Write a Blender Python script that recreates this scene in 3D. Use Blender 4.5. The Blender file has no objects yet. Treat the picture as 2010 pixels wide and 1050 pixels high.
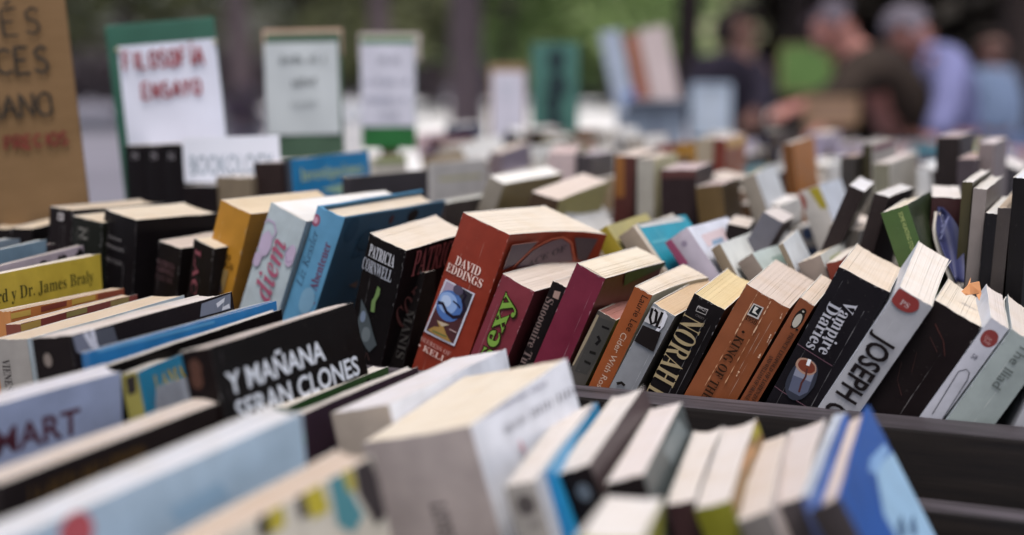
import bpy, bmesh, math, random
from mathutils import Matrix, Vector, noise
random.seed(7)
SC = bpy.context.scene
COL = SC.collection
# ---------------------------------------------------------------- camera
CAMZ = 1.072
PSI, PITCH = math.radians(24.0), math.radians(7.655)
RT = Vector((math.cos(PSI), math.sin(PSI), 0))
FH = Vector((-math.sin(PSI), math.cos(PSI), 0))
FW = FH * math.cos(PITCH) + Vector((0, 0, -math.sin(PITCH)))
UP = FH * math.sin(PITCH) + Vector((0, 0, math.cos(PITCH)))
cam_d = bpy.data.cameras.new('camera')
cam = bpy.data.objects.new('camera', cam_d); COL.objects.link(cam)
cam.matrix_world = Matrix(((RT.x, UP.x, -FW.x, 0), (RT.y, UP.y, -FW.y, 0), (RT.z, UP.z, -FW.z, CAMZ), (0, 0, 0, 1)))
cam_d.sensor_width = 36.0; cam_d.lens = 49.97
cam_d.clip_start = 0.05; cam_d.clip_end = 600
cam_d.dof.use_dof = True; cam_d.dof.focus_distance = 0.955; cam_d.dof.aperture_fstop = 2.8
SC.camera = cam
# ---------------------------------------------------------------- world, sun, exposure
SUN_EL, SUN_AZ = math.radians(66), math.radians(-62)   # azimuth from +x, counter-clockwise
W = bpy.data.worlds.new('World'); SC.world = W; W.use_nodes = True
nt = W.node_tree; nt.nodes.clear()
sky = nt.nodes.new('ShaderNodeTexSky'); sky.sky_type = 'NISHITA'; sky.sun_disc = False
sky.sun_elevation = SUN_EL; sky.sun_rotation = math.radians(90) - SUN_AZ
sky.dust_density = 4.0; sky.air_density = 1.0; sky.ozone_density = 1.0
hsn = nt.nodes.new('ShaderNodeHueSaturation'); hsn.inputs['Saturation'].default_value = 0.62
bg = nt.nodes.new('ShaderNodeBackground'); bg.inputs['Strength'].default_value = 0.105
wo = nt.nodes.new('ShaderNodeOutputWorld')
nt.links.new(sky.outputs[0], hsn.inputs['Color']); nt.links.new(hsn.outputs[0], bg.inputs['Color']); nt.links.new(bg.outputs[0], wo.inputs[0])
sun_d = bpy.data.lights.new('sun', 'SUN'); sun_d.energy = 1.35; sun_d.angle = math.radians(22); sun_d.color = (1.0, 0.945, 0.885)
sun = bpy.data.objects.new('sun', sun_d); COL.objects.link(sun)
sdir = Vector((math.cos(SUN_EL) * math.cos(SUN_AZ), math.cos(SUN_EL) * math.sin(SUN_AZ), math.sin(SUN_EL)))
sun.rotation_euler = sdir.to_track_quat('Z', 'Y').to_euler(); sun.location = (0, 0, 30)
SC.view_settings.view_transform = 'Standard'; SC.view_settings.look = 'None'
SC.view_settings.exposure = 0.66; SC.view_settings.gamma = 1.0
SC.cycles.use_denoising = True
SC.cycles.max_bounces = 6; SC.cycles.diffuse_bounces = 2
# ---------------------------------------------------------------- helpers
def lin(h):
    c = [x / 255 for x in h] if isinstance(h, tuple) else [int(h[i:i + 2], 16) / 255 for i in (0, 2, 4)]
    return tuple(x / 12.92 if x <= .04045 else ((x + .055) / 1.055) ** 2.4 for x in c) + (1.0,)
MATS = {}
def nodes_of(m):
    m.use_nodes = True; n = m.node_tree; n.nodes.clear()
    out = n.nodes.new('ShaderNodeOutputMaterial'); p = n.nodes.new('ShaderNodeBsdfPrincipled')
    n.links.new(p.outputs[0], out.inputs[0]); return n, p
def m_cover(h, rough=.46, var=.12, scale=60, spec=.16, key=''):
    """printed card: faint mottling and scuffs"""
    k = ('cover', h, rough, var, key)
    if k in MATS: return MATS[k]
    m = bpy.data.materials.new('cover_' + str(h)); n, p = nodes_of(m); L = n.links
    tc = n.nodes.new('ShaderNodeTexCoord'); nz = n.nodes.new('ShaderNodeTexNoise'); nz.inputs['Scale'].default_value = scale; nz.inputs['Detail'].default_value = 8
    L.new(tc.outputs['Object'], nz.inputs['Vector'])
    mr = n.nodes.new('ShaderNodeMapRange'); mr.inputs[1].default_value = .3; mr.inputs[2].default_value = .7; mr.inputs[3].default_value = 1 - var; mr.inputs[4].default_value = 1 + var
    L.new(nz.outputs['Fac'], mr.inputs[0])
    mx = n.nodes.new('ShaderNodeMix'); mx.data_type = 'RGBA'; mx.blend_type = 'MULTIPLY'; mx.inputs[0].default_value = 1
    mx.inputs[6].default_value = tuple(x * (.7 if max(lin(h)[:3]) < .02 else 1) for x in lin(h)[:3]) + (1,); L.new(mr.outputs[0], mx.inputs[7]); 
    n2 = n.nodes.new('ShaderNodeTexNoise'); n2.inputs['Scale'].default_value = 420; n2.inputs['Detail'].default_value = 3; L.new(tc.outputs['Object'], n2.inputs['Vector'])
    m2 = n.nodes.new('ShaderNodeMapRange'); m2.inputs[1].default_value = .68; m2.inputs[2].default_value = .8; m2.inputs[3].default_value = 0; m2.inputs[4].default_value = .10
    L.new(n2.outputs['Fac'], m2.inputs[0])
    m3 = n.nodes.new('ShaderNodeMix'); m3.data_type = 'RGBA'; m3.inputs[7].default_value = (.42, .38, .35, 1)
    L.new(m2.outputs[0], m3.inputs[0]); L.new(mx.outputs[2], m3.inputs[6]); L.new(m3.outputs[2], p.inputs['Base Color'])
    r2 = n.nodes.new('ShaderNodeMapRange'); r2.inputs[3].default_value = rough - .1; r2.inputs[4].default_value = rough + .18; L.new(nz.outputs['Fac'], r2.inputs[0]); L.new(r2.outputs[0], p.inputs['Roughness'])
    p.inputs['Specular IOR Level'].default_value = spec * .7 if max(lin(h)[:3]) < .03 else spec * 2.2
    bp = n.nodes.new('ShaderNodeBump'); bp.inputs['Strength'].default_value = .12; bp.inputs['Distance'].default_value = .0006; L.new(nz.outputs['Fac'], bp.inputs['Height']); L.new(bp.outputs[0], p.inputs['Normal'])
    MATS[k] = m; return m
def m_worn(h):
    """the fold beside the spine: ink rubbed off in patches down to pale card"""
    k = ('worn', h)
    if k in MATS: return MATS[k]
    m = bpy.data.materials.new('worn_' + str(h)); n, p = nodes_of(m); L = n.links
    tc = n.nodes.new('ShaderNodeTexCoord'); nz = n.nodes.new('ShaderNodeTexNoise'); nz.inputs['Scale'].default_value = 140; nz.inputs['Detail'].default_value = 6; nz.inputs['Roughness'].default_value = .7
    L.new(tc.outputs['Object'], nz.inputs['Vector'])
    mr = n.nodes.new('ShaderNodeMapRange'); mr.inputs[1].default_value = .52; mr.inputs[2].default_value = .68; L.new(nz.outputs['Fac'], mr.inputs[0])
    c = lin(h); mx = n.nodes.new('ShaderNodeMix'); mx.data_type = 'RGBA'; mx.inputs[6].default_value = tuple(x * 1.1 + .006 for x in c[:3]) + (1,); mx.inputs[7].default_value = tuple(.45 * x + .30 for x in c[:3]) + (1,)
    L.new(mr.outputs[0], mx.inputs[0]); L.new(mx.outputs[2], p.inputs['Base Color']); p.inputs['Roughness'].default_value = .6; p.inputs['Specular IOR Level'].default_value = .25
    MATS[k] = m; return m
def m_page(h):
    """a block of sheets seen on its cut edge: fine streaks running from spine to fore-edge"""
    k = ('page', h)
    if k in MATS: return MATS[k]
    m = bpy.data.materials.new('paper_' + str(h)); n, p = nodes_of(m); L = n.links
    tc = n.nodes.new('ShaderNodeTexCoord'); mp = n.nodes.new('ShaderNodeMapping'); mp.inputs['Scale'].default_value = (3600, 5, 5); L.new(tc.outputs['Object'], mp.inputs[0])
    nz = n.nodes.new('ShaderNodeTexNoise'); nz.inputs['Scale'].default_value = 1; nz.inputs['Detail'].default_value = 4; L.new(mp.outputs[0], nz.inputs['Vector'])
    mr = n.nodes.new('ShaderNodeMapRange'); mr.inputs[1].default_value = .3; mr.inputs[2].default_value = .7; mr.inputs[3].default_value = .85; mr.inputs[4].default_value = 1.04; L.new(nz.outputs['Fac'], mr.inputs[0])
    n2 = n.nodes.new('ShaderNodeTexNoise'); n2.inputs['Scale'].default_value = 38; n2.inputs['Detail'].default_value = 5; L.new(tc.outputs['Object'], n2.inputs['Vector'])
    c = lin(h); mx0 = n.nodes.new('ShaderNodeMix'); mx0.data_type = 'RGBA'; mx0.inputs[6].default_value = (c[0] * .95, c[1] * .915, c[2] * .86, 1); mx0.inputs[7].default_value = c
    m2 = n.nodes.new('ShaderNodeMapRange'); m2.inputs[1].default_value = .3; m2.inputs[2].default_value = .55; L.new(n2.outputs['Fac'], m2.inputs[0]); L.new(m2.outputs[0], mx0.inputs[0])
    mx = n.nodes.new('ShaderNodeMix'); mx.data_type = 'RGBA'; mx.blend_type = 'MULTIPLY'; mx.inputs[0].default_value = 1; L.new(mx0.outputs[2], mx.inputs[6]); L.new(mr.outputs[0], mx.inputs[7]); L.new(mx.outputs[2], p.inputs['Base Color'])
    p.inputs['Roughness'].default_value = .9; p.inputs['Specular IOR Level'].default_value = .15
    bp = n.nodes.new('ShaderNodeBump'); bp.inputs['Strength'].default_value = .35; bp.inputs['Distance'].default_value = .0004; L.new(nz.outputs['Fac'], bp.inputs['Height']); L.new(bp.outputs[0], p.inputs['Normal'])
    MATS[k] = m; return m
def m_plain(h, rough=.6, spec=.3, var=.12, scale=12.0, bump=0.0, h2=None, name='surface', detail=6):
    k = ('plain', h, rough, spec, var, scale, bump, h2)
    if k in MATS: return MATS[k]
    m = bpy.data.materials.new(name + '_' + str(h)); n, p = nodes_of(m); L = n.links
    tc = n.nodes.new('ShaderNodeTexCoord'); nz = n.nodes.new('ShaderNodeTexNoise'); nz.inputs['Scale'].default_value = scale; nz.inputs['Detail'].default_value = detail; L.new(tc.outputs['Object'], nz.inputs['Vector'])
    c = lin(h); d = lin(h2) if h2 else tuple(x * (1 - var) for x in c[:3]) + (1,); e = c if h2 else tuple(min(1, x * (1 + var)) for x in c[:3]) + (1,)
    mr = n.nodes.new('ShaderNodeMapRange'); mr.inputs[1].default_value = .35; mr.inputs[2].default_value = .65; L.new(nz.outputs['Fac'], mr.inputs[0])
    mx = n.nodes.new('ShaderNodeMix'); mx.data_type = 'RGBA'; mx.inputs[6].default_value = d; mx.inputs[7].default_value = e; L.new(mr.outputs[0], mx.inputs[0]); L.new(mx.outputs[2], p.inputs['Base Color'])
    p.inputs['Roughness'].default_value = rough; p.inputs['Specular IOR Level'].default_value = spec
    if bump:
        bp = n.nodes.new('ShaderNodeBump'); bp.inputs['Strength'].default_value = bump; bp.inputs['Distance'].default_value = .003; L.new(nz.outputs['Fac'], bp.inputs['Height']); L.new(bp.outputs[0], p.inputs['Normal'])
    MATS[k] = m; return m
def m_wood(h, h2, rough=.6, sc=(3, 60, 60)):
    k = ('wood', h, h2, sc)
    if k in MATS: return MATS[k]
    m = bpy.data.materials.new('wood_' + h); n, p = nodes_of(m); L = n.links
    tc = n.nodes.new('ShaderNodeTexCoord'); mp = n.nodes.new('ShaderNodeMapping'); mp.inputs['Scale'].default_value = sc; L.new(tc.outputs['Object'], mp.inputs[0])
    nz = n.nodes.new('ShaderNodeTexNoise'); nz.inputs['Scale'].default_value = 2; nz.inputs['Detail'].default_value = 9; nz.inputs['Roughness'].default_value = .7; L.new(mp.outputs[0], nz.inputs['Vector'])
    mr = n.nodes.new('ShaderNodeMapRange'); mr.inputs[1].default_value = .35; mr.inputs[2].default_value = .7; L.new(nz.outputs['Fac'], mr.inputs[0])
    mx = n.nodes.new('ShaderNodeMix'); mx.data_type = 'RGBA'; mx.inputs[6].default_value = lin(h); mx.inputs[7].default_value = lin(h2); L.new(mr.outputs[0], mx.inputs[0]); L.new(mx.outputs[2], p.inputs['Base Color'])
    p.inputs['Roughness'].default_value = rough; p.inputs['Specular IOR Level'].default_value = .25
    bp = n.nodes.new('ShaderNodeBump'); bp.inputs['Strength'].default_value = .4; bp.inputs['Distance'].default_value = .001; L.new(nz.outputs['Fac'], bp.inputs['Height']); L.new(bp.outputs[0], p.inputs['Normal'])
    MATS[k] = m; return m
def m_leaf(h):
    """thin leaves: they pass some of the light that falls on their far side"""
    k = ('leaf', h)
    if k in MATS: return MATS[k]
    m = m_plain(h, .6, .3, scale=3, name='leaf', detail=4).copy(); n = m.node_tree; p = next(x for x in n.nodes if x.type == 'BSDF_PRINCIPLED'); out = next(x for x in n.nodes if x.type == 'OUTPUT_MATERIAL')
    tr = n.nodes.new('ShaderNodeBsdfTranslucent'); mx = n.nodes.new('ShaderNodeMixShader'); mx.inputs[0].default_value = .45
    n.links.new(p.inputs['Base Color'].links[0].from_socket, tr.inputs[0]); n.links.new(p.outputs[0], mx.inputs[1]); n.links.new(tr.outputs[0], mx.inputs[2]); n.links.new(mx.outputs[0], out.inputs[0])
    MATS[k] = m; return m
def link(name, verts, faces, mats, parent=None, mi=None, smooth=False):
    me = bpy.data.meshes.new(name); me.from_pydata(verts, [], faces)
    for m in (mats if isinstance(mats, (list, tuple)) else [mats]): me.materials.append(m)
    if mi: me.polygons.foreach_set('material_index', mi)
    if smooth: me.polygons.foreach_set('use_smooth', [True] * len(me.polygons))
    me.update()
    o = bpy.data.objects.new(name, me); COL.objects.link(o)
    if parent: o.parent = parent
    return o
def empty(name, loc, label, cat, group=None, rot=(0, 0, 0)):
    o = bpy.data.objects.new(name, None); COL.objects.link(o); o.location = loc; o.rotation_euler = rot
    o.empty_display_size = .02
    tag(o, label, cat, group); return o
def tag(o, label=None, cat=None, group=None, kind=None):
    if label: o['label'] = label
    if cat: o['category'] = cat
    if group: o['group'] = group
    if kind: o['kind'] = kind
class MB:
    """collects simple solids into one mesh"""
    def __init__(s): s.v = []; s.f = []; s.mi = []
    def add(s, v, f, m=0):
        b = len(s.v); s.v += [tuple(x) for x in v]; s.f += [tuple(i + b for i in q) for q in f]; s.mi += [m] * len(f)
    def box(s, x0, x1, y0, y1, z0, z1, m=0, M=None):
        v = [Vector(p) for p in ((x0, y0, z0), (x1, y0, z0), (x1, y1, z0), (x0, y1, z0), (x0, y0, z1), (x1, y0, z1), (x1, y1, z1), (x0, y1, z1))]
        if M: v = [M @ p for p in v]
        s.add(v, [(3, 2, 1, 0), (4, 5, 6, 7), (0, 1, 5, 4), (1, 2, 6, 5), (2, 3, 7, 6), (3, 0, 4, 7)], m)
    def tube(s, pts, rad, n=10, m=0, cap=True):
        pts = [Vector(p) for p in pts]; rings = []
        for i, p in enumerate(pts):
            t = (pts[min(i + 1, len(pts) - 1)] - pts[max(i - 1, 0)]).normalized()
            a = t.orthogonal().normalized(); b = t.cross(a)
            r = rad[i] if isinstance(rad, (list, tuple)) else rad
            rings.append([p + (a * math.cos(2 * math.pi * k / n) + b * math.sin(2 * math.pi * k / n)) * r for k in range(n)])
        v = [q for r in rings for q in r]; f = []
        for i in range(len(rings) - 1):
            for k in range(n):
                f.append((i * n + k, i * n + (k + 1) % n, (i + 1) * n + (k + 1) % n, (i + 1) * n + k))
        if cap: f += [tuple(range(n))[::-1], tuple((len(rings) - 1) * n + k for k in range(n))]
        s.add(v, f, m)
    def build(s, name, mats, parent=None, smooth=False, bevel=0):
        o = link(name, s.v, s.f, mats, parent, s.mi, smooth)
        if bevel:
            bm = bmesh.new(); bm.from_mesh(o.data)
            bmesh.ops.bevel(bm, geom=bm.edges[:], offset=bevel, segments=2, affect='EDGES', profile=.7)
            bm.to_mesh(o.data); bm.free()
        return o
SER = {}
for i in range(26):
    SER[chr(65 + i)] = chr(0x1D400 + i); SER[chr(97 + i)] = chr(0x1D41A + i)
for i in range(10): SER[str(i)] = chr(0x1D7CE + i)
ITA = {}
for i in range(26):
    ITA[chr(65 + i)] = chr(0x1D434 + i); ITA[chr(97 + i)] = chr(0x1D44E + i)
ITA['h'] = '\u210e'
def glyphs(text, font):
    """2-D lettering as (verts, faces), unit cap height 1, centred on its own middle; font: n plain, s/b serif, i italic serif, c condensed serif, cb bold plain"""
    t = text
    if font in ('s', 'b', 'c'): t = ''.join(SER.get(ch, ch) for ch in text)
    if font == 'i': t = ''.join(ITA.get(ch, ch) for ch in text)
    cu = bpy.data.curves.new('lettering', 'FONT'); cu.body = t; cu.resolution_u = 3
    if font in ('cb', 'B'): cu.offset = .022 if font == 'cb' else .03
    o = bpy.data.objects.new('lettering', cu); COL.objects.link(o)
    me = bpy.data.meshes.new_from_object(o.evaluated_get(bpy.context.evaluated_depsgraph_get()))
    v = [(a.co.x, a.co.y) for a in me.vertices]; f = [tuple(p.vertices) for p in me.polygons]
    bpy.data.objects.remove(o); bpy.data.curves.remove(cu); bpy.data.meshes.remove(me)
    if not v: return [], [], 1
    x0 = min(p[0] for p in v); x1 = max(p[0] for p in v)
    cap = .70
    return [((x - (x0 + x1) / 2) / cap, (y - cap / 2) / cap) for x, y in v], f, (x1 - x0) / cap
# ---------------------------------------------------------------- books
NS = 8
def spine_y(x, t, bow):
    s = (x / t + .5) * NS; i = max(0, min(NS - 1, int(s))); f = s - i
    y = lambda k: -bow * (1 - (2 * k / NS - 1) ** 2)
    return y(i) * (1 - f) + y(i + 1) * f
def book(key, pose, st, decos, fine=True):
    x, y, z, rx, ry, rz, t, d, h = pose
    root = empty('book', (x, y, z), st['label'], 'book', st.get('grp'), (rx, ry, rz))
    rnd = random.Random(key); hc = st.get('hc', 0); curl = st.get('curl', 0.0 if hc or not fine else rnd.choice((0, .0006, .0014, .0022)))
    ct = .0024 if hc else .00045
    if t < .009: ct = .0005
    bow = min(.0012, t * .035) if not hc else min(.002, t * .06)
    over = .003 if hc else 0.0
    # cover: a folded sheet, left board - bowed spine - right board
    path = []
    K = 6
    fd = .0007
    for i in range(K): path.append((-t / 2, d - (d - fd) * i / (K - 1), 1))
    ns = NS
    for i in range(ns + 1):
        xx = -t / 2 + t * i / ns
        path.append((xx * (1 - .0 if 0 < i < ns else 1), spine_y(xx, t, bow), 0))
    for i in range(K): path.append((t / 2, fd + (d - fd) * i / (K - 1), 2))
    nz = 5 if fine else 2
    zs = [h * i / nz for i in range(nz + 1)]
    V = []; Fc = []; mi = []
    ear = rnd.choice((0, 0, .001, .0022)) if fine and not hc and not any(q[1] == 'r' for q in decos) else 0
    N = len(path); wob = [rnd.uniform(-1, 1) * .00035 for _ in range(N)]
    def cv(py):
        s = max(0, min(K - 1.0001, (py - fd) / (d - fd) * (K - 1))); i = int(s); f = s - i
        y = lambda k: curl * (k / (K - 1)) ** 2.6
        return y(i) * (1 - f) + y(i + 1) * f
    def cur(px, py): return px + (cv(py) if px > 0 else 0)
    for iz, zz in enumerate(zs):
        for i, (px, py, s) in enumerate(path):
            q = zz + (wob[i] if iz == nz else 0); px += ear * (iz == nz) * (i == N - 1)
            V.append((cur(px, py), py, q))
            ix = px - math.copysign(ct, px) if s else px * (1 - 2 * ct / t)
            iy = py if s else py + ct
            if s and py < .002: iy = py + ct * .2
            V.append((cur(ix, iy) if s == 2 else ix, iy, q))
    def vid(iz, i, inner): return (iz * N + i) * 2 + inner
    for iz in range(nz):
        for i in range(N - 1):
            s = path[i][2] if path[i][2] == path[i + 1][2] else (4 if fine else 0)
            Fc.append((vid(iz, i, 0), vid(iz, i + 1, 0), vid(iz + 1, i + 1, 0), vid(iz + 1, i, 0))); mi.append(s)
            Fc.append((vid(iz, i + 1, 1), vid(iz, i, 1), vid(iz + 1, i, 1), vid(iz + 1, i + 1, 1))); mi.append(3)
        for i in (0, N - 1):
            q = (vid(iz, i, 1), vid(iz, i, 0), vid(iz + 1, i, 0), vid(iz + 1, i, 1)); Fc.append(q if i == 0 else q[::-1]); mi.append(3)
    for i in range(N - 1):
        Fc.append((vid(nz, i, 0), vid(nz, i + 1, 0), vid(nz, i + 1, 1), vid(nz, i, 1))); mi.append(3 if not hc else path[i][2])
        Fc.append((vid(0, i + 1, 0), vid(0, i, 0), vid(0, i, 1), vid(0, i + 1, 1))); mi.append(3)
    rg = st.get('rough', .36)
    edge = 'd9d4cc' if not hc else st['rc']
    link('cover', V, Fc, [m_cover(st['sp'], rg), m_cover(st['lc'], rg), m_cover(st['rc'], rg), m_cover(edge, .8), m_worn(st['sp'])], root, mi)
    # page block: bundles of sheets, each cut a hair differently
    w = t - 2 * ct - .0004
    nst = max(3, min(34, int(w / .0009))) if fine else 3
    V = []; Fc = []
    yb = [.0008 + ct] + [fd + (d - fd) * q for q in ((.2, .4, .6, .8) if fine else (.4, .8))] + [d - .0006 - over]; nb = len(yb) - 1
    tot = []
    a = 0.0
    for i in range(nst): tot.append(rnd.uniform(.6, 1.4))
    S = sum(tot); xc = -w / 2
    swell = rnd.uniform(-.0012, .0012)
    for i in range(nst):
        x0 = xc; x1 = xc + w * tot[i] / S; xc = x1; fr = (i + .5) / nst
        gap = .00014 if rnd.random() < .14 else 0; dz = rnd.uniform(-.00013, .00013) - over + swell * math.sin(math.pi * fr); dy = rnd.uniform(-.0004, .0004) - .0016 * math.sin(math.pi * fr)
        b = len(V)
        for j, yy in enumerate(yb):
            if j == 0: yy += spine_y((x0 + x1) / 2, t, bow) * .9
            if j == nb: yy += dy
            cx = cv(yy) if curl else 0
            for zz in (over, h - .0004 + dz):
                V.append((x0 + cx * (fr - .5 / nst), yy, zz)); V.append((x1 - gap + cx * (fr + .5 / nst), yy, zz))
        for j in range(nb):
            p = b + 4 * j
            Fc += [(p + 2, p + 3, p + 7, p + 6), (p, p + 2, p + 6, p + 4), (p + 1, p + 5, p + 7, p + 3), (p, p + 4, p + 5, p + 1)]
        Fc += [(b, b + 1, b + 3, b + 2), (b + 4 * nb, b + 4 * nb + 2, b + 4 * nb + 3, b + 4 * nb + 1)]
    link('page_block', V, Fc, m_page(st['pg']), root)
    # wear: creases down the spine, rubbed ends
    if key[0] == 'F' and not hc and t > .017:
        c0 = st['sp']; pale = tuple(int(x * .62 + 84) for x in c0); base = list(decos); decos = []
        for _ in range(rnd.choice((1, 2, 2, 3))):
            u = rnd.uniform(-.36, .36) * t
            decos.append(('L', 's', [(u, rnd.uniform(.02, .06)), (u + rnd.uniform(-.0006, .0006), h * .6), (u + rnd.uniform(-.0006, .0006), h - rnd.uniform(.002, .03))], .00042, pale, 'crease'))
        for sg in (-1, 1):
            for _ in range(5):
                a = h - .0005 - rnd.random() ** 2 * .05; e = rnd.uniform(.0006, .0032); wd = rnd.uniform(.0003, .0009)
                decos.append(('P', 's', [(sg * t * .4999, a), (sg * (t / 2 - wd), a - e * .4), (sg * (t / 2 - wd * .5), a - e), (sg * t * .4999, a - e * 1.3)], pale, 'worn_edge'))
        for _ in range(4):
            u = rnd.uniform(-.45, .45) * t; e = rnd.uniform(.0008, .003)
            decos.append(('P', 's', [(u, h - .0003), (u + e, h - .0003), (u + e * .6, h - rnd.uniform(.0006, .0014))], pale, 'worn_edge'))
        decos += base
    # printing: each named part one mesh, slot per ink
    parts = {}
    for li, D in enumerate(decos):
        kind, face = D[0], D[1]; part = D[-1] if kind != 'T' else D[-1]
        lift = .00012 + .00005 * li
        if kind == 'T':
            _, _, text, uc, vc, L, ch, ang, colr, font, part = D
            g, f, wd = glyphs(text, font)
            if not g: continue
            sx = L / wd; ca, sa = math.cos(ang), math.sin(ang)
            P = [(uc + gx * sx * ca - gy * ch * sa, vc + gx * sx * sa + gy * ch * ca) for gx, gy in g]
        elif kind == 'E':
            _, _, uc, vc, ru, rv, colr, part = D
            P = [(uc + ru * math.cos(2 * math.pi * k / 22) * (1 + .03 * math.sin(5 * k)), vc + rv * math.sin(2 * math.pi * k / 22)) for k in range(22)]; f = [tuple(range(22))]
        elif kind == 'P':
            _, _, P, colr, part = D; f = [tuple(range(len(P)))]
        else:
            _, _, pts, wmm, colr, part = D; P = []; f = []
            pv = [Vector(p) for p in pts]
            if part == 'crease':
                pv = [a.lerp(b, q / 9) for a, b in zip(pv, pv[1:]) for q in range(9)] + [pv[-1]]
            for i, p in enumerate(pv):
                tt = (pv[min(i + 1, len(pv) - 1)] - pv[max(i - 1, 0)]); tt = tt.normalized() if tt.length else Vector((1, 0))
                nn = Vector((-tt.y, tt.x)) * wmm / 2 * (max(0.02, rnd.uniform(-.5, 1.25)) if part == 'crease' else rnd.uniform(.4, 1.2) if part in ('cover_scratch', 'worn_edge') else 1)
                P += [tuple(p + nn), tuple(p - nn)]
                if i: f.append((2 * i - 2, 2 * i - 1, 2 * i + 1, 2 * i))
        bm = bmesh.new(); vs = [bm.verts.new((p[0], p[1], 0)) for p in P]
        for q in f:
            try: bm.faces.new([vs[i] for i in q])
            except ValueError: pass
        bmesh.ops.triangulate(bm, faces=bm.faces[:])
        if face == 's':
            for i in range(1, NS): bmesh.ops.bisect_plane(bm, geom=bm.verts[:] + bm.edges[:] + bm.faces[:], plane_co=(-t / 2 + t * i / NS, 0, 0), plane_no=(1, 0, 0), dist=1e-7)
        elif curl and fine:
            for i in range(1, K): bmesh.ops.bisect_plane(bm, geom=bm.verts[:] + bm.edges[:] + bm.faces[:], plane_co=(fd + (d - fd) * i / (K - 1), 0, 0), plane_no=(1, 0, 0), dist=1e-7)
        bm.verts.index_update()
        W3 = []
        for vv in bm.verts:
            u, q = vv.co.x, vv.co.y
            if face == 's': u = max(-t / 2, min(t / 2, u)); q = min(q, h - .0003); W3.append((u, spine_y(u, t, bow) - lift, q))
            else:
                q = min(q, h - .0002); u = max(.0002, min(d - .0002, u)); W3.append((t / 2 + lift + cv(u), u, q))
        F3 = []
        for fc in bm.faces:
            ids = [a.index for a in fc.verts]; F3.append(ids)
        bm.free()
        V0, F0, M0, I0 = parts.setdefault(part, ([], [], [], []))
        if colr not in M0: M0.append(colr)
        b = len(V0); V0 += W3; F0 += [tuple(i + b for i in q) for q in F3]; I0 += [M0.index(colr)] * len(F3)
    for part, (V0, F0, M0, I0) in parts.items():
        if F0: link(part, V0, F0, [m_cover(c, .45, .06) for c in M0], root, I0)
    return root
# ---------------------------------------------------------------- places: camera-ground coordinates and sight lines
def cw(X, Z, z=0.0):
    """X metres to the right of and Z metres along the viewing direction on the ground plan"""
    v = RT * X + FH * Z
    return Vector((v.x, v.y, z))
def at(px, py, Z):
    """the point seen at photo pixel (px, py), Z metres off"""
    return Vector((0, 0, CAMZ)) + (FW + RT * ((px - 1005) / 2790) - UP * ((py - 525) / 2790)) * Z
# ---------------------------------------------------------------- ground
def sheet(name, pts, z, mat):
    o = link(name, [(p[0], p[1], z) for p in pts], [tuple(range(len(pts)))], mat); tag(o, kind='structure'); return o
g = 400
sheet('ground', [(-g, -g), (g, -g), (g, g), (-g, g)], 0.0, m_plain('8a8792', .85, .2, scale=.35, h2='75727c', name='ground', detail=8))
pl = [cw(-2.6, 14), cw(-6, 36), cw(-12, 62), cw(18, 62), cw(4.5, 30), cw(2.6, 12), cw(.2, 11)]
sheet('painted_sun_patch', pl, .004, m_plain('eeecea', .8, .2, scale=.5, h2='dddadc', name='sunpatch', detail=8))  # sunlit stretch of ground: its brightness is put into the colour
# ---------------------------------------------------------------- table and trays
DK, DK2 = '2c2828', '453f40'
wood_dark = m_wood('151213', '28221f'); lit_rail_m = m_wood('2c282a', '5e585e', .55)
def rtable(name, label, loc, rot, w, d, h, mat, leg_r=.03, th=.04):
    r = empty(name, loc, label, 'table', rot=(0, 0, rot))
    m = MB(); m.box(-w / 2, w / 2, 0, d, h - th, h); m.build('table_top', mat, r, bevel=.004)
    for sx in (-1, 1):
        for yy in (.08, d - .08):
            m = MB(); m.box(sx * (w / 2 - .1) - leg_r, sx * (w / 2 - .1) + leg_r, yy - leg_r, yy + leg_r, 0, h - th); m.build('leg', mat, r)
    return r
rtable('market_table', 'long dark trestle table carrying the book trays', (-.45, .40, 0), 0, 3.2, 2.5, .70, wood_dark)
def tray(label, x0, x1, y0, y1, zb, floor, front, back):
    r = empty('book_tray', ((x0 + x1) / 2, y0, zb), label, 'tray', 'wooden book trays')
    w = (x1 - x0) / 2; d = y1 - y0; tk = .035
    m = MB(); m.box(-w, w, tk, d - .026, 0, floor - zb); m.build('base', wood_dark, r)
    m = MB(); m.box(-w, w, 0, tk, 0, front - zb); o = m.build('front_board', [wood_dark, lit_rail_m], r, bevel=.0022)
    for p in o.data.polygons:
        if p.normal.z > .6: p.material_index = 1  # upward faces take the paler streaked wood: top light put into the colour
    m = MB(); m.box(-w, w, d - .026, d, 0, back - zb); o = m.build('back_board', [wood_dark, lit_rail_m], r, bevel=.0022)
    for p in o.data.polygons:
        if p.normal.z > .6: p.material_index = 1
    for sx in (-1, 1):
        m = MB(); x = sx * (w - .009); m.box(x - .009, x + .009, tk, d - .026, floor - zb, front - zb - .004); m.build('side_board', wood_dark, r)
    return r
tray('black wooden tray holding the sharp row of paperbacks, worn rim coloured lit grey', -1.5, .45, .868, 1.043, .70, .785, .860, .845)
tray('lower black tray in front, its rim showing at the bottom right', -1.5, .45, .32, .848, .70, .717, .78, .824)
tray('wide black tray under the blurred rows of books behind', -1.5, .45, 1.045, 2.85, .70, .786, .82, .82)
def B(key, pose, st, deco):
    st.setdefault('rc', st['sp']); st.setdefault('lc', st['sp'])
    book(key, pose, st, deco, fine=key[0] in 'FA')
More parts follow.
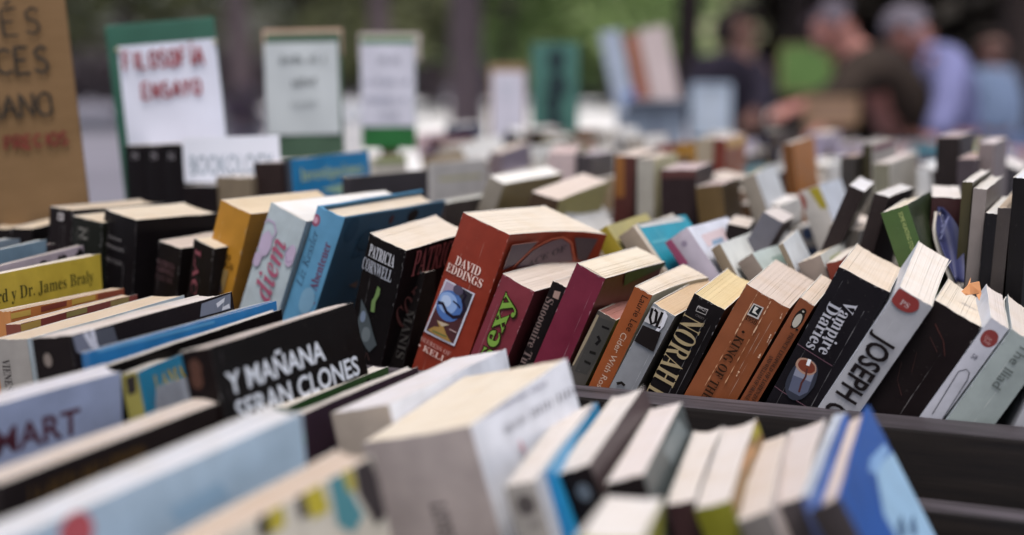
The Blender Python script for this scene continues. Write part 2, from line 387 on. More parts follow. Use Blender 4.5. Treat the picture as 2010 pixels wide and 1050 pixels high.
B('F00', (-0.8739, 0.9117, 0.7892, -0.0433, -0.0285, 0.5797, 0.0197, 0.0989, 0.1552), {'label': 'black book mostly cut off at the left edge below the cardboard sign', 'sp': (29, 24, 25), 'pg': (207, 191, 169), 'grp': 'paperbacks in the sharp row behind the rail'}, [])
B('F0', (-0.8603, 0.912, 0.7894, 0.007, 0.0367, 0.3365, 0.017, 0.0969, 0.157), {'label': 'low black paperback beside the cardboard sign, second from the left edge', 'sp': (29, 24, 25), 'pg': (207, 191, 169), 'grp': 'paperbacks in the sharp row behind the rail'}, [])
B('F1', (-0.8281, 0.9119, 0.7907, -0.0181, 0.0873, -0.078, 0.0258, 0.107, 0.1744), {'label': 'black paperback with small pale square emblem, right of the cardboard sign', 'sp': (34, 27, 28), 'pg': (203, 187, 167), 'grp': 'paperbacks in the sharp row behind the rail'}, [('P', 's', [(-0.00179, 0.17077), (0.00452, 0.17076), (0.00424, 0.1648), (-0.00208, 0.16479)], (184, 177, 177), 'emblem'), ('P', 's', [(-0.00056, 0.16923), (0.00288, 0.16927), (0.00245, 0.16625), (-0.00099, 0.16621)], (57, 51, 52), 'emblem')])
B('F2', (-0.7985, 0.9115, 0.7913, 0.0015, 0.1041, -0.1742, 0.0356, 0.11, 0.1672), {'label': 'narrow dark olive paperback with a faint Z emblem on its spine', 'sp': (35, 36, 31), 'pg': (207, 192, 171), 'grp': 'paperbacks in the sharp row behind the rail'}, [('L', 's', [(-0.00666, 0.15829), (0.00207, 0.15847), (-0.00638, 0.15157), (0.00236, 0.15178)], 0.0016, (140, 136, 129), 'emblem'), ('L', 's', [(-0.00858, 0.15924), (0.0045, 0.15971), (0.00365, 0.15073), (-0.00882, 0.14989), (-0.00858, 0.15924)], 0.0005, (108, 104, 97), 'emblem')])
B('F3', (-0.7706, 0.9128, 0.7925, -0.0042, 0.1465, -0.2772, 0.0429, 0.0792, 0.1721), {'label': 'thick black paperback lettered NEW MOON MEYER', 'sp': (27, 23, 25), 'pg': (208, 194, 175), 'grp': 'paperbacks in the sharp row behind the rail'}, [('T', 's', 'new', -0.00245, 0.15241, 0.01729, 0.0036, 0.0, (125, 120, 120), 'n', 'title'), ('T', 's', 'moon', -0.00286, 0.14495, 0.02355, 0.0042, 0.0, (125, 120, 120), 'n', 'title'), ('T', 's', 'MEYER', -0.0039, 0.13308, 0.02642, 0.0034, 0.0, (111, 106, 106), 'n', 'author')])
B('F4', (-0.7274, 0.9119, 0.791, 0.0233, 0.2026, -0.1068, 0.0237, 0.0871, 0.1531), {'label': 'low black paperback with dim dark red lettering on its spine', 'sp': (29, 24, 25), 'pg': (196, 181, 170), 'grp': 'paperbacks in the sharp row behind the rail'}, [('T', 's', 'PATRICIA', -0.00126, 0.13702, 0.01846, 0.0045, 0.0, (88, 62, 67), 's', 'author'), ('T', 's', 'CORNWELL', -0.00103, 0.13139, 0.01852, 0.0045, 0.0, (88, 62, 67), 's', 'author'), ('T', 's', 'CAUSE', -0.00124, 0.12499, 0.01855, 0.0045, 0.0, (72, 50, 55), 's', 'title')])
B('F5', (-0.6951, 0.9106, 0.7915, 0.0287, 0.2538, -0.2676, 0.0244, 0.11, 0.1585), {'label': 'dark paperback with tall rose red capitals, left of the mustard spine', 'sp': (31, 26, 26), 'pg': (207, 192, 171), 'grp': 'paperbacks in the sharp row behind the rail'}, [('T', 's', 'LAC', -0.00409, 0.13406, 0.03682, 0.0075, -1.5708, (136, 73, 83), 'c', 'title')])
B('F6', (-0.6941, 0.9125, 0.796, -0.0074, 0.3217, -0.1293, 0.0313, 0.1176, 0.1867), {'label': 'mustard yellow paperback lettered DAVID EDDINGS', 'sp': (170, 120, 39), 'rc': (158, 109, 38), 'pg': (213, 195, 169), 'grp': 'paperbacks in the sharp row behind the rail'}, [('T', 's', 'DAVID', -0.00135, 0.14717, 0.0186, 0.005, 0.0, (40, 28, 18), 'b', 'author'), ('T', 's', 'EDDINGS', -0.00089, 0.14094, 0.02599, 0.005, 0.0, (40, 28, 18), 'b', 'author'), ('P', 's', [(-0.01003, 0.13479), (0.00912, 0.13709), (0.00872, 0.11838), (-0.01075, 0.11101)], (137, 113, 70), 'cover_picture'), ('P', 's', [(-0.00704, 0.11171), (-0.00692, 0.12439), (-0.00158, 0.12878), (0.00472, 0.12622), (0.00824, 0.11818)], (57, 49, 52), 'cover_picture'), ('E', 's', -0.0014, 0.13188, 0.0056, 0.0062, (41, 46, 75), 'cover_picture'), ('E', 's', -0.00022, 0.12242, 0.003, 0.005, (105, 91, 96), 'cover_picture'), ('L', 's', [(-0.00494, 0.12521), (-0.00816, 0.11734), (-0.00456, 0.11276)], 0.0012, (42, 36, 40), 'cover_picture'), ('L', 's', [(-0.00167, 0.12354), (0.00437, 0.12737)], 0.0016, (138, 108, 114), 'cover_picture'), ('L', 's', [(0.00073, 0.12108), (0.00481, 0.11672)], 0.0012, (159, 145, 152), 'cover_picture')])
B('F7', (-0.6705, 0.9126, 0.7914, -0.041, 0.2352, 0.2755, 0.0121, 0.0971, 0.1757), {'label': 'thin white paperback numbered 119 with reddish lettering', 'sp': (184, 179, 185), 'rc': (57, 49, 52), 'pg': (209, 196, 183), 'grp': 'paperbacks in the sharp row behind the rail'}, [('T', 's', '119', -0.00207, 0.15811, 0.00492, 0.0028, 0.0, (42, 36, 40), 'b', 'number'), ('T', 's', 'MILENA AG', -0.00249, 0.12519, 0.03611, 0.0042, -1.5708, (122, 68, 75), 's', 'title')])
B('F8', (-0.6547, 0.9089, 0.7968, -0.0104, 0.373, -0.0921, 0.0351, 0.1534, 0.1873), {'label': 'pale blue grey paperback with the pink script word diem', 'sp': (170, 182, 188), 'rc': (145, 159, 166), 'lc': (161, 175, 182), 'pg': (223, 220, 218), 'grp': 'paperbacks in the sharp row behind the rail'}, [('L', 's', [(-0.01827, 0.17002), (-0.01518, 0.17438), (-0.00846, 0.17443), (-0.00427, 0.16868), (-0.00563, 0.16253), (-0.01134, 0.16676), (-0.00668, 0.15692), (-0.01158, 0.14176), (-0.01767, 0.13676), (-0.01924, 0.14685), (-0.01608, 0.15261), (-0.01222, 0.14923), (-0.01113, 0.13765)], 0.0015, (175, 154, 184), 'cover_pattern'), ('E', 's', 0.01393, 0.15704, 0.004200000000000001, 0.009, (182, 165, 190), 'cover_pattern'), ('L', 's', [(0.01151, 0.16357), (0.00918, 0.1574), (0.01305, 0.15109), (0.01615, 0.15381)], 0.0008, (142, 121, 157), 'cover_pattern'), ('E', 's', -0.01052, 0.15602, 0.006, 0.01, (179, 164, 189), 'cover_pattern'), ('E', 's', -0.0141, 0.14145, 0.004, 0.006, (179, 164, 189), 'cover_pattern'), ('T', 's', '𝒅𝒊𝒆𝒎', -0.00013, 0.13959, 0.05056, 0.017, 1.5708, (159, 80, 106), 'n', 'title')])
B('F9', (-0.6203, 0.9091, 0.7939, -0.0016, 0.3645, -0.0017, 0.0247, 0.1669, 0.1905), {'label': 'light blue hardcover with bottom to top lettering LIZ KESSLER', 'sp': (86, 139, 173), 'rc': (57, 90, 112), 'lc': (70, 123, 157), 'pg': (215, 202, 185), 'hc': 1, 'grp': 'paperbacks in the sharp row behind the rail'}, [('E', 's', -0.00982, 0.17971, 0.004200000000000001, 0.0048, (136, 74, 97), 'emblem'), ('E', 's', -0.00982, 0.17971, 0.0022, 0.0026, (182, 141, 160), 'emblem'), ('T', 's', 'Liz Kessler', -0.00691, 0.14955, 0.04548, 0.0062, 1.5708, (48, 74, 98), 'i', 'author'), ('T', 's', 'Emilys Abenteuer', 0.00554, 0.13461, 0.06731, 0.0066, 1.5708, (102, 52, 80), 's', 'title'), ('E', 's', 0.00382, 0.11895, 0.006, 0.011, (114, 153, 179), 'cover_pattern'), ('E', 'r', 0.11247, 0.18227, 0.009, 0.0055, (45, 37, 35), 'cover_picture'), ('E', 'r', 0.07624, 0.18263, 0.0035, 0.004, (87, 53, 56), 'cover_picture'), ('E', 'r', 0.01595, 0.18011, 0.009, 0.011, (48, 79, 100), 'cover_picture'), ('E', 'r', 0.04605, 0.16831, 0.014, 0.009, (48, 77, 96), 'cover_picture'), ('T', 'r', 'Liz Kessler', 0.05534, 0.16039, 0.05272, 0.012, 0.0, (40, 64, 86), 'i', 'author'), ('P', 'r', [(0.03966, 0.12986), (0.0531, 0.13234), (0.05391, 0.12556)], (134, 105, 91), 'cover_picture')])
B('F10', (-0.5467, 0.9128, 0.795, 0.0828, 0.3256, -0.1202, 0.0337, 0.0834, 0.1684), {'label': 'black paperback lettered PATRICIA CORNWELL with green and grey figures', 'sp': (27, 23, 24), 'rc': (28, 23, 24), 'pg': (214, 202, 188), 'grp': 'paperbacks in the sharp row behind the rail'}, [('T', 's', 'PATRICIA', -0.00155, 0.15712, 0.02378, 0.0095, 0.0, (208, 208, 215), 'c', 'author'), ('T', 's', 'CORNWELL', -0.00312, 0.14546, 0.02781, 0.0095, 0.0, (175, 178, 188), 'c', 'author'), ('P', 's', [(0.00086, 0.13397), (0.00359, 0.13267), (0.00387, 0.12784), (0.00198, 0.12204), (0.00278, 0.11322), (-0.00046, 0.11262), (-0.0015, 0.12052), (0.00016, 0.12539)], (111, 138, 82), 'cover_picture'), ('P', 's', [(-0.01118, 0.11837), (-0.00478, 0.11239), (-0.00062, 0.10752), (0.00513, 0.09831), (0.0107, 0.08985), (0.00594, 0.0817), (-0.00577, 0.08913), (-0.01042, 0.09977), (-0.00949, 0.10779)], (75, 83, 87), 'cover_picture'), ('E', 's', -0.00608, 0.10593, 0.0024, 0.0046, (122, 136, 157), 'cover_picture'), ('E', 's', -8e-05, 0.09384, 0.004, 0.006, (108, 117, 121), 'cover_picture'), ('L', 's', [(-0.0013, 0.07922), (0.00212, 0.07351), (0.00418, 0.08089), (0.00749, 0.07558)], 0.0006, (87, 60, 55), 'cover_picture'), ('T', 'r', 'PATRICIA', 0.04222, 0.15627, 0.0612, 0.021, 0.0, (143, 78, 79), 'c', 'author'), ('T', 'r', 'COR', 0.01949, 0.11988, 0.0307, 0.024, 0.6935, (91, 56, 53), 'c', 'title')])
B('F11', (-0.5226, 0.9117, 0.7916, -0.0231, 0.2477, 0.0706, 0.0187, 0.0988, 0.1442), {'label': 'low dark paperback squeezed between black and rust red books, faint MANIS lettering', 'sp': (32, 27, 27), 'pg': (204, 181, 160), 'grp': 'paperbacks in the sharp row behind the rail'}, [('T', 's', 'MANIS', 0.0055, 0.09558, 0.03848, 0.0065, -1.5708, (68, 64, 61), 'c', 'title')])
B('F12', (-0.4881, 0.9114, 0.7975, -0.0398, 0.3475, -0.1136, 0.0413, 0.124, 0.1819), {'label': 'rust red paperback lettered DAVID EDDINGS with a blue orb picture', 'sp': (128, 46, 30), 'rc': (130, 48, 28), 'pg': (218, 206, 191), 'grp': 'paperbacks in the sharp row behind the rail', 'curl': 0.017}, [('T', 's', 'DAVID', -0.0022, 0.14807, 0.02235, 0.0068, 0.0, (223, 196, 187), 'b', 'author'), ('T', 's', 'EDDINGS', -0.00283, 0.14059, 0.03225, 0.0064, 0.0, (223, 196, 187), 'b', 'author'), ('P', 's', [(-0.01642, 0.13148), (0.0103, 0.13171), (0.00825, 0.08884), (-0.02003, 0.08755)], (196, 197, 211), 'cover_picture'), ('P', 's', [(-0.01509, 0.13045), (0.00888, 0.13067), (0.0068, 0.09021), (-0.01868, 0.08901)], (71, 37, 40), 'cover_picture'), ('P', 's', [(-0.01509, 0.13045), (-0.00305, 0.13056), (-0.00581, 0.11958), (-0.01673, 0.11381)], (153, 140, 159), 'cover_picture'), ('P', 's', [(-0.00331, 0.13125), (0.00888, 0.13067), (0.00841, 0.1163), (0.00039, 0.12157)], (46, 43, 51), 'cover_picture'), ('E', 's', -0.00621, 0.11451, 0.0115, 0.0115, (71, 105, 165), 'cover_picture'), ('E', 's', -0.0082, 0.11605, 0.0085, 0.008, (133, 161, 208), 'cover_picture'), ('E', 's', -0.00993, 0.1169, 0.0045, 0.004200000000000001, (173, 192, 224), 'cover_picture'), ('L', 's', [(-0.01633, 0.11276), (-0.01206, 0.11389), (-0.00661, 0.10942), (-0.00012, 0.10831), (0.00554, 0.11173), (0.0067, 0.11836), (0.00315, 0.12282), (0.00418, 0.12734), (-0.00055, 0.13006), (-0.00555, 0.13105), (-0.00555, 0.12619)], 0.0026, (35, 29, 43), 'cover_picture'), ('E', 's', -0.00318, 0.12848, 0.0045, 0.0036, (74, 66, 86), 'cover_picture'), ('L', 's', [(-0.00436, 0.11942), (0.00066, 0.11845), (0.00303, 0.11709)], 0.0011, (35, 29, 43), 'cover_picture'), ('P', 's', [(-0.01208, 0.10034), (-0.00368, 0.10175), (-0.0009, 0.10181), (-0.00527, 0.09855), (-0.00075, 0.09407), (0.00535, 0.09035), (-0.00287, 0.08978), (-0.0133, 0.08986), (-0.01719, 0.09011), (-0.01289, 0.09501), (-0.00834, 0.09671)], (155, 122, 65), 'cover_picture'), ('P', 's', [(-0.01208, 0.10034), (-0.0009, 0.10181), (-0.00647, 0.09799)], (178, 163, 143), 'cover_picture'), ('L', 's', [(-0.01302, 0.09164), (-0.00022, 0.09267)], 0.0012, (93, 102, 56), 'cover_picture'), ('L', 's', [(0.00017, 0.09902), (0.00664, 0.09917)], 0.0007, (182, 156, 156), 'cover_picture'), ('T', 's', 'SEERESS OF', -0.00642, 0.08215, 0.02781, 0.0034, 0.0, (172, 131, 124), 'b', 'title'), ('T', 's', '• KELL •', -0.00503, 0.07658, 0.03091, 0.0046, 0.0, (207, 178, 169), 'b', 'title'), ('P', 'r', [(0.00552, 0.17442), (0.04052, 0.17481), (0.02125, 0.15888), (0.00455, 0.15509), (0.00292, 0.16237)], (82, 70, 78), 'cover_picture'), ('P', 'r', [(0.02211, 0.15518), (0.038, 0.16809), (0.05992, 0.17515), (0.07165, 0.17687), (0.08352, 0.17274), (0.09428, 0.15841)], (94, 76, 82), 'cover_picture'), ('P', 'r', [(0.0865, 0.17801), (0.11375, 0.17803), (0.10916, 0.15897), (0.10015, 0.15966)], (73, 61, 64), 'cover_picture'), ('L', 'r', [(0.01714, 0.15601), (0.03689, 0.16979), (0.05876, 0.17687), (0.07246, 0.17806), (0.08551, 0.17345), (0.09632, 0.1591)], 0.0012, (175, 91, 67), 'cover_picture'), ('L', 'r', [(0.00379, 0.15516), (0.00476, 0.17448), (0.04105, 0.17518)], 0.0005, (186, 131, 118), 'cover_picture'), ('T', 'r', 'ACE OF', 0.05911, 0.16335, 0.04504, 0.005, 0.2798, (50, 39, 46), 'b', 'title')])
B('F13', (-0.4571, 0.9095, 0.7934, 0.0011, 0.4147, -0.0703, 0.0274, 0.1124, 0.1476), {'label': 'crimson paperback with big lime green letters spelling sexy', 'sp': (119, 48, 58), 'rc': (88, 40, 43), 'pg': (208, 194, 183), 'grp': 'paperbacks in the sharp row behind the rail'}, [('T', 's', '𝐬𝐞𝐱𝐲', -0.00322, 0.11013, 0.05549, 0.0145, 1.5708, (42, 40, 20), 'B', 'title_outline'), ('T', 's', '𝐬𝐞𝐱𝐲', -0.00322, 0.11015, 0.05374, 0.0132, 1.5708, (120, 158, 65), 'n', 'title')])
B('F14', (-0.426, 0.9104, 0.7903, -0.0332, 0.3853, 0.0029, 0.0123, 0.1014, 0.1481), {'label': 'narrow black paperback behind the plum spine with grey capitals down it', 'sp': (29, 24, 25), 'pg': (210, 196, 185), 'grp': 'paperbacks in the sharp row behind the rail'}, [('P', 's', [(-0.00212, 0.1423), (0.00247, 0.14329), (0.00285, 0.13748), (-0.00167, 0.13732)], (151, 124, 115), 'emblem'), ('T', 's', 'Snooouire Tu', -0.00267, 0.10968, 0.05244, 0.0062, -1.5708, (115, 97, 94), 'c', 'title')])
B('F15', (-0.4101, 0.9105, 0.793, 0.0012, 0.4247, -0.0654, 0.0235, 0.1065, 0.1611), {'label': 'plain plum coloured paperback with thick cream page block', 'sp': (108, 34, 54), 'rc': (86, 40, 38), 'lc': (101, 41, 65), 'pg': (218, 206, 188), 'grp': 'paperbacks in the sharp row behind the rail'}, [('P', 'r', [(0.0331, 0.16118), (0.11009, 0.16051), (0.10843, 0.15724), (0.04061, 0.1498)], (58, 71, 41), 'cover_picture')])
B('F16', (-0.3893, 0.908, 0.7896, -0.0086, 0.4379, 0.0269, 0.0145, 0.1053, 0.1315), {'label': 'small worn grey book with frayed tan spine and rosy page tops', 'sp': (73, 69, 65), 'rc': (89, 80, 73), 'lc': (122, 109, 91), 'pg': (168, 118, 112), 'grp': 'paperbacks in the sharp row behind the rail', 'worn': 1}, [('P', 's', [(-0.00459, 0.12766), (0.00637, 0.12964), (0.00727, 0.10649), (0.00516, 0.08673), (-0.00382, 0.08452)], (60, 58, 56), 'label_patch'), ('L', 's', [(-0.00587, 0.12859), (-0.00642, 0.10909), (-0.00702, 0.0877)], 0.0024, (151, 137, 115), 'worn_edge'), ('L', 's', [(0.00015, 0.12296), (0.00562, 0.12355)], 0.0016, (30, 28, 28), 'title'), ('L', 's', [(0.00049, 0.1154), (0.00319, 0.11322), (0.00183, 0.10919)], 0.0022, (30, 28, 28), 'title'), ('L', 's', [(9e-05, 0.10246), (0.00463, 0.10337)], 0.002, (36, 34, 32), 'title'), ('L', 's', [(-0.00038, 0.09477), (0.00449, 0.09504)], 0.0018, (36, 34, 32), 'title')])
B('F17', (-0.3702, 0.9092, 0.7898, 0.031, 0.4391, -0.006, 0.0136, 0.1047, 0.1532), {'label': 'thin orange paperback lettered LAURIE LEE with a yellow green left edge', 'sp': (142, 75, 39), 'rc': (174, 167, 146), 'lc': (160, 153, 53), 'pg': (214, 200, 183), 'grp': 'paperbacks in the sharp row behind the rail', 'curl': 0.008}, [('T', 's', 'Laurie Lee', 0.0028, 0.13656, 0.02777, 0.0048, -1.5708, (40, 27, 22), 'n', 'author'), ('T', 's', 'Cider With Rosie', 0.00083, 0.0957, 0.0491, 0.0044, -1.5708, (192, 166, 148), 'n', 'title')])
B('F18', (-0.3554, 0.9078, 0.7903, 0.0406, 0.4785, -0.0004, 0.0173, 0.1109, 0.1429), {'label': 'silver grey worn paperback with torn white label and black band', 'sp': (132, 134, 139), 'rc': (110, 103, 95), 'lc': (175, 170, 163), 'pg': (202, 176, 146), 'grp': 'paperbacks in the sharp row behind the rail', 'worn': 1}, [('P', 's', [(-0.00766, 0.14117), (0.00168, 0.14198), (0.00486, 0.13044), (-0.0084, 0.12841)], (185, 182, 184), 'label_patch'), ('P', 's', [(0.0004, 0.14365), (0.0045, 0.14045), (0.00528, 0.13275), (0.0034, 0.12542), (0.00136, 0.12621), (0.00276, 0.13447)], (215, 215, 223), 'torn_paper'), ('L', 's', [(-0.00733, 0.13974), (-0.00597, 0.1332), (-0.00293, 0.12973), (-0.00094, 0.13219), (-0.00325, 0.13896), (-0.00561, 0.13957)], 0.002, (30, 26, 26), 'title'), ('L', 's', [(0.00014, 0.14104), (0.00097, 0.13008), (0.00376, 0.13099)], 0.002, (30, 26, 26), 'title'), ('P', 's', [(-0.00789, 0.12584), (0.00569, 0.12807), (0.00725, 0.11332), (-0.00816, 0.11282)], (36, 30, 30), 'spine_band'), ('L', 's', [(-0.00507, 0.07937), (-0.00225, 0.08204), (0.00063, 0.08134)], 0.002, (38, 34, 31), 'title')])
B('F19', (-0.3221, 0.9079, 0.791, 0.0366, 0.4366, 0.0792, 0.023, 0.107, 0.1464), {'label': 'black paperback with tall gold capitals reading NORAH', 'sp': (28, 24, 26), 'rc': (41, 37, 35), 'pg': (211, 192, 151), 'grp': 'paperbacks in the sharp row behind the rail'}, [('T', 's', 'NORAH L', -0.00392, 0.09976, 0.06444, 0.016, -1.5708, (156, 139, 106), 'c', 'author'), ('L', 's', [(-0.00542, 0.14022), (0.00171, 0.14131), (0.00169, 0.13738), (-0.0053, 0.13675), (-0.00542, 0.14022)], 0.0005, (167, 162, 161), 'publisher_mark'), ('T', 's', 'FAWCETT', -0.00171, 0.14006, 0.0069, 0.0022, 0.0, (175, 170, 169), 'n', 'publisher_mark'), ('T', 's', 'CREST', -0.00106, 0.13431, 0.00648, 0.0016, 0.0, (92, 86, 86), 'n', 'publisher_mark'), ('L', 's', [(0.00414, 0.14184), (0.00143, 0.11546)], 0.0003, (105, 100, 97), 'crease')])
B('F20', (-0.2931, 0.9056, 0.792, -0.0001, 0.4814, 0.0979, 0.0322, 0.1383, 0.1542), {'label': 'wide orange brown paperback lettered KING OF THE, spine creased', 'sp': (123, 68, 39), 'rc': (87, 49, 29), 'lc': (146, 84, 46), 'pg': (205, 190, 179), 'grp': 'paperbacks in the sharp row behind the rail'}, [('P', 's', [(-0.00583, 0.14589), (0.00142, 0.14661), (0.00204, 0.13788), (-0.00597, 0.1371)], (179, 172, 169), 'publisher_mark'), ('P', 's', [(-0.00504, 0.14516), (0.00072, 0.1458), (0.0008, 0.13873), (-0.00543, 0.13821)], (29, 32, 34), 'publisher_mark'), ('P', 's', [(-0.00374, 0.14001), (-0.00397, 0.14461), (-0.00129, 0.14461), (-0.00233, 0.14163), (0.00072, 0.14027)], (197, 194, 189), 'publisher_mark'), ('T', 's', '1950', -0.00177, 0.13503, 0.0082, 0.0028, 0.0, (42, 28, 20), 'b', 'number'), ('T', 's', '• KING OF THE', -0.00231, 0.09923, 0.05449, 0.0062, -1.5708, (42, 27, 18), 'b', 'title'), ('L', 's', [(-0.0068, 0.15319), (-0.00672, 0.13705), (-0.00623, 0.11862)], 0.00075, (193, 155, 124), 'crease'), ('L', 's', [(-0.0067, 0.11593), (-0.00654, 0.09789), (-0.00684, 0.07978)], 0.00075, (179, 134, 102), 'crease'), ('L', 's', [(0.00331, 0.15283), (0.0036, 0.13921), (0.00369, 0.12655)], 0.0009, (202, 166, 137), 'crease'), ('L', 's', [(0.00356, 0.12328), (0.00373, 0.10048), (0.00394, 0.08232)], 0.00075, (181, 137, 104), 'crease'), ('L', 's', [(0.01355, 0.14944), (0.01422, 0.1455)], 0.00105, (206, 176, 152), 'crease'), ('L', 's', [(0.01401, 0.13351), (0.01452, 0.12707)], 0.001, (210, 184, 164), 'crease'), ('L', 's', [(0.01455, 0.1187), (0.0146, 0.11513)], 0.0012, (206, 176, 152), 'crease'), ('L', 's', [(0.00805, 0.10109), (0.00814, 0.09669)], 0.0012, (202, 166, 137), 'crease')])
B('F21', (-0.2692, 0.9088, 0.7893, 0.0092, 0.4888, 0.0877, 0.0107, 0.1107, 0.1556), {'label': 'slim orange brown paperback with a small penguin emblem', 'sp': (118, 64, 38), 'rc': (97, 54, 31), 'pg': (211, 194, 179), 'grp': 'paperbacks in the sharp row behind the rail'}, [('E', 's', 0.00073, 0.14258, 0.0032, 0.0072, (37, 32, 29), 'publisher_mark'), ('E', 's', 0.00066, 0.14135, 0.0023, 0.0052, (167, 162, 151), 'publisher_mark'), ('E', 's', 0.00105, 0.14869, 0.0021000000000000003, 0.002, (37, 32, 29), 'publisher_mark'), ('E', 's', 0.00105, 0.14869, 0.0008, 0.0007, (167, 162, 151), 'publisher_mark'), ('L', 's', [(0.001, 0.14944), (0.00246, 0.14954)], 0.0007, (37, 32, 29), 'publisher_mark'), ('L', 's', [(-0.00118, 0.13588), (0.00057, 0.13615)], 0.0012, (37, 32, 29), 'publisher_mark'), ('L', 's', [(0.00264, 0.13583), (0.00422, 0.13639)], 0.0012, (37, 32, 29), 'publisher_mark'), ('T', 's', 'PRINCE LEOPOLD OF LORENZO', 0.00224, 0.10617, 0.05311, 0.0028, -1.5708, (55, 31, 21), 'b', 'title'), ('T', 's', 'AND WILLIAM OF ORANGE', -0.00177, 0.09488, 0.03527, 0.0028, -1.5708, (55, 31, 21), 'b', 'title')])
B('F22', (-0.2323, 0.9076, 0.7938, -0.0026, 0.4507, 0.0998, 0.0356, 0.1375, 0.1659), {'label': 'thick black paperback lettered VAMPIRE DIARIES with a burning candle', 'sp': (28, 25, 30), 'rc': (42, 36, 42), 'lc': (51, 49, 57), 'pg': (214, 200, 185), 'grp': 'paperbacks in the sharp row behind the rail'}, [('T', 's', 'Vampire', 0.00025, 0.12979, 0.0387, 0.0085, -1.5708, (167, 167, 177), 's', 'title'), ('T', 's', 'Diaries', -0.00821, 0.12646, 0.03371, 0.0085, -1.5708, (167, 167, 177), 's', 'title'), ('L', 's', [(-0.01905, 0.10839), (0.00846, 0.10646)], 0.0004, (104, 73, 86), 'spine_band'), ('L', 's', [(-0.0225, 0.07599), (0.00676, 0.0743)], 0.0004, (104, 73, 86), 'spine_band'), ('E', 's', -0.0044, 0.08867, 0.009, 0.015, (41, 44, 57), 'cover_picture'), ('P', 's', [(-0.01197, 0.09685), (0.00079, 0.09862), (0.00278, 0.08339), (-0.00054, 0.07834), (-0.00874, 0.07835)], (78, 83, 104), 'cover_picture'), ('P', 's', [(-0.01137, 0.09641), (0.00066, 0.09816), (0.00137, 0.09039), (-0.01039, 0.08877)], (122, 125, 142), 'cover_picture'), ('E', 's', -0.00588, 0.09796, 0.0072, 0.0052, (156, 123, 106), 'cover_picture'), ('E', 's', -0.00559, 0.09812, 0.006, 0.004, (104, 44, 28), 'cover_picture'), ('L', 's', [(-0.00468, 0.09708), (-0.00305, 0.09178), (-0.00346, 0.08686), (-0.00208, 0.0806)], 0.0012, (70, 31, 28), 'cover_picture'), ('L', 's', [(-0.00533, 0.09904), (-0.00606, 0.10329)], 0.0022, (217, 217, 225), 'cover_picture')])
B('F23', (-0.2126, 0.906, 0.7901, 0.114, 0.5279, 0.121, 0.023, 0.1403, 0.1708), {'label': 'tall white trade paperback lettered JOSEPH O with a red corner emblem', 'sp': (163, 163, 169), 'rc': (180, 180, 184), 'lc': (201, 205, 215), 'pg': (219, 211, 204), 'grp': 'paperbacks in the sharp row behind the rail'}, [('E', 's', -0.00419, 0.16541, 0.0095, 0.0065, (131, 50, 47), 'publisher_mark'), ('T', 's', 'PS', -0.00316, 0.16375, 0.0058, 0.0036, 0.0, (182, 162, 162), 's', 'publisher_mark'), ('T', 's', 'JOSEPH O', -0.00054, 0.10603, 0.06551, 0.0145, -1.5708, (35, 29, 31), 'cb', 'author')])
B('F24', (-0.1758, 0.9062, 0.7922, -0.0251, 0.5085, 0.0436, 0.0325, 0.124, 0.1525), {'label': 'black trade paperback with faint red scratches, right of the JOSEPH spine', 'sp': (30, 23, 24), 'rc': (41, 31, 33), 'pg': (218, 207, 192), 'grp': 'paperbacks in the sharp row behind the rail'}, [('L', 's', [(-0.0081, 0.13978), (0.0016, 0.13335), (0.00743, 0.12557)], 0.00045, (105, 52, 45), 'cover_scratch'), ('L', 's', [(-0.00647, 0.13121), (0.00222, 0.12526)], 0.0003, (71, 38, 35), 'cover_scratch'), ('L', 's', [(-0.00816, 0.1185), (-0.00397, 0.10564)], 0.0003, (75, 40, 35), 'cover_scratch'), ('L', 's', [(-0.01261, 0.10779), (-0.00875, 0.0966), (-0.00153, 0.08956)], 0.0003, (71, 38, 35), 'cover_scratch')])
B('F25', (-0.1569, 0.9072, 0.7889, 0.0494, 0.5447, 0.1531, 0.0124, 0.1147, 0.1549), {'label': 'slim white paperback with dark red disc and number 58', 'sp': (177, 177, 187), 'rc': (42, 40, 46), 'lc': (203, 209, 222), 'pg': (211, 202, 197), 'grp': 'paperbacks in the sharp row behind the rail'}, [('E', 's', 0.00015, 0.14338, 0.0052, 0.0058, (120, 48, 46), 'publisher_mark'), ('T', 's', 'Livre', -0.00028, 0.14348, 0.0046, 0.0024, 0.0, (165, 125, 123), 's', 'publisher_mark'), ('T', 's', 'Poche', 0.00042, 0.14083, 0.0046, 0.0024, 0.0, (165, 125, 123), 's', 'publisher_mark'), ('T', 's', '58', -0.00066, 0.12889, 0.0034, 0.003, 0.0, (75, 73, 87), 'n', 'number'), ('L', 's', [(-0.00102, 0.0836), (-0.00295, 0.11044), (-0.00324, 0.11582), (-0.00022, 0.1195), (0.00254, 0.11864), (0.00408, 0.11413), (0.00584, 0.08439)], 0.0005, (44, 43, 51), 'spine_band')])
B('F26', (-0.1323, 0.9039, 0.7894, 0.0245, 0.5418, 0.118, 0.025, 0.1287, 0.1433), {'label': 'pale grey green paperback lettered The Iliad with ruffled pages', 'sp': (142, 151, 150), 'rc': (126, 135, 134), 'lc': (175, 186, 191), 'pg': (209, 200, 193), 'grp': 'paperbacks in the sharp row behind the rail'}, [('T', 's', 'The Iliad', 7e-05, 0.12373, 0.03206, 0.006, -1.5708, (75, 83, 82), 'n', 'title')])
B('F27', (-0.0876, 0.9051, 0.7857, 0.0418, 0.3802, 0.1767, 0.0124, 0.1458, 0.1593), {'label': 'grey covered book leaning in at the right edge above the ruffled pages', 'sp': (155, 155, 161), 'rc': (141, 141, 147), 'pg': (206, 198, 192), 'grp': 'paperbacks in the sharp row behind the rail'}, [])
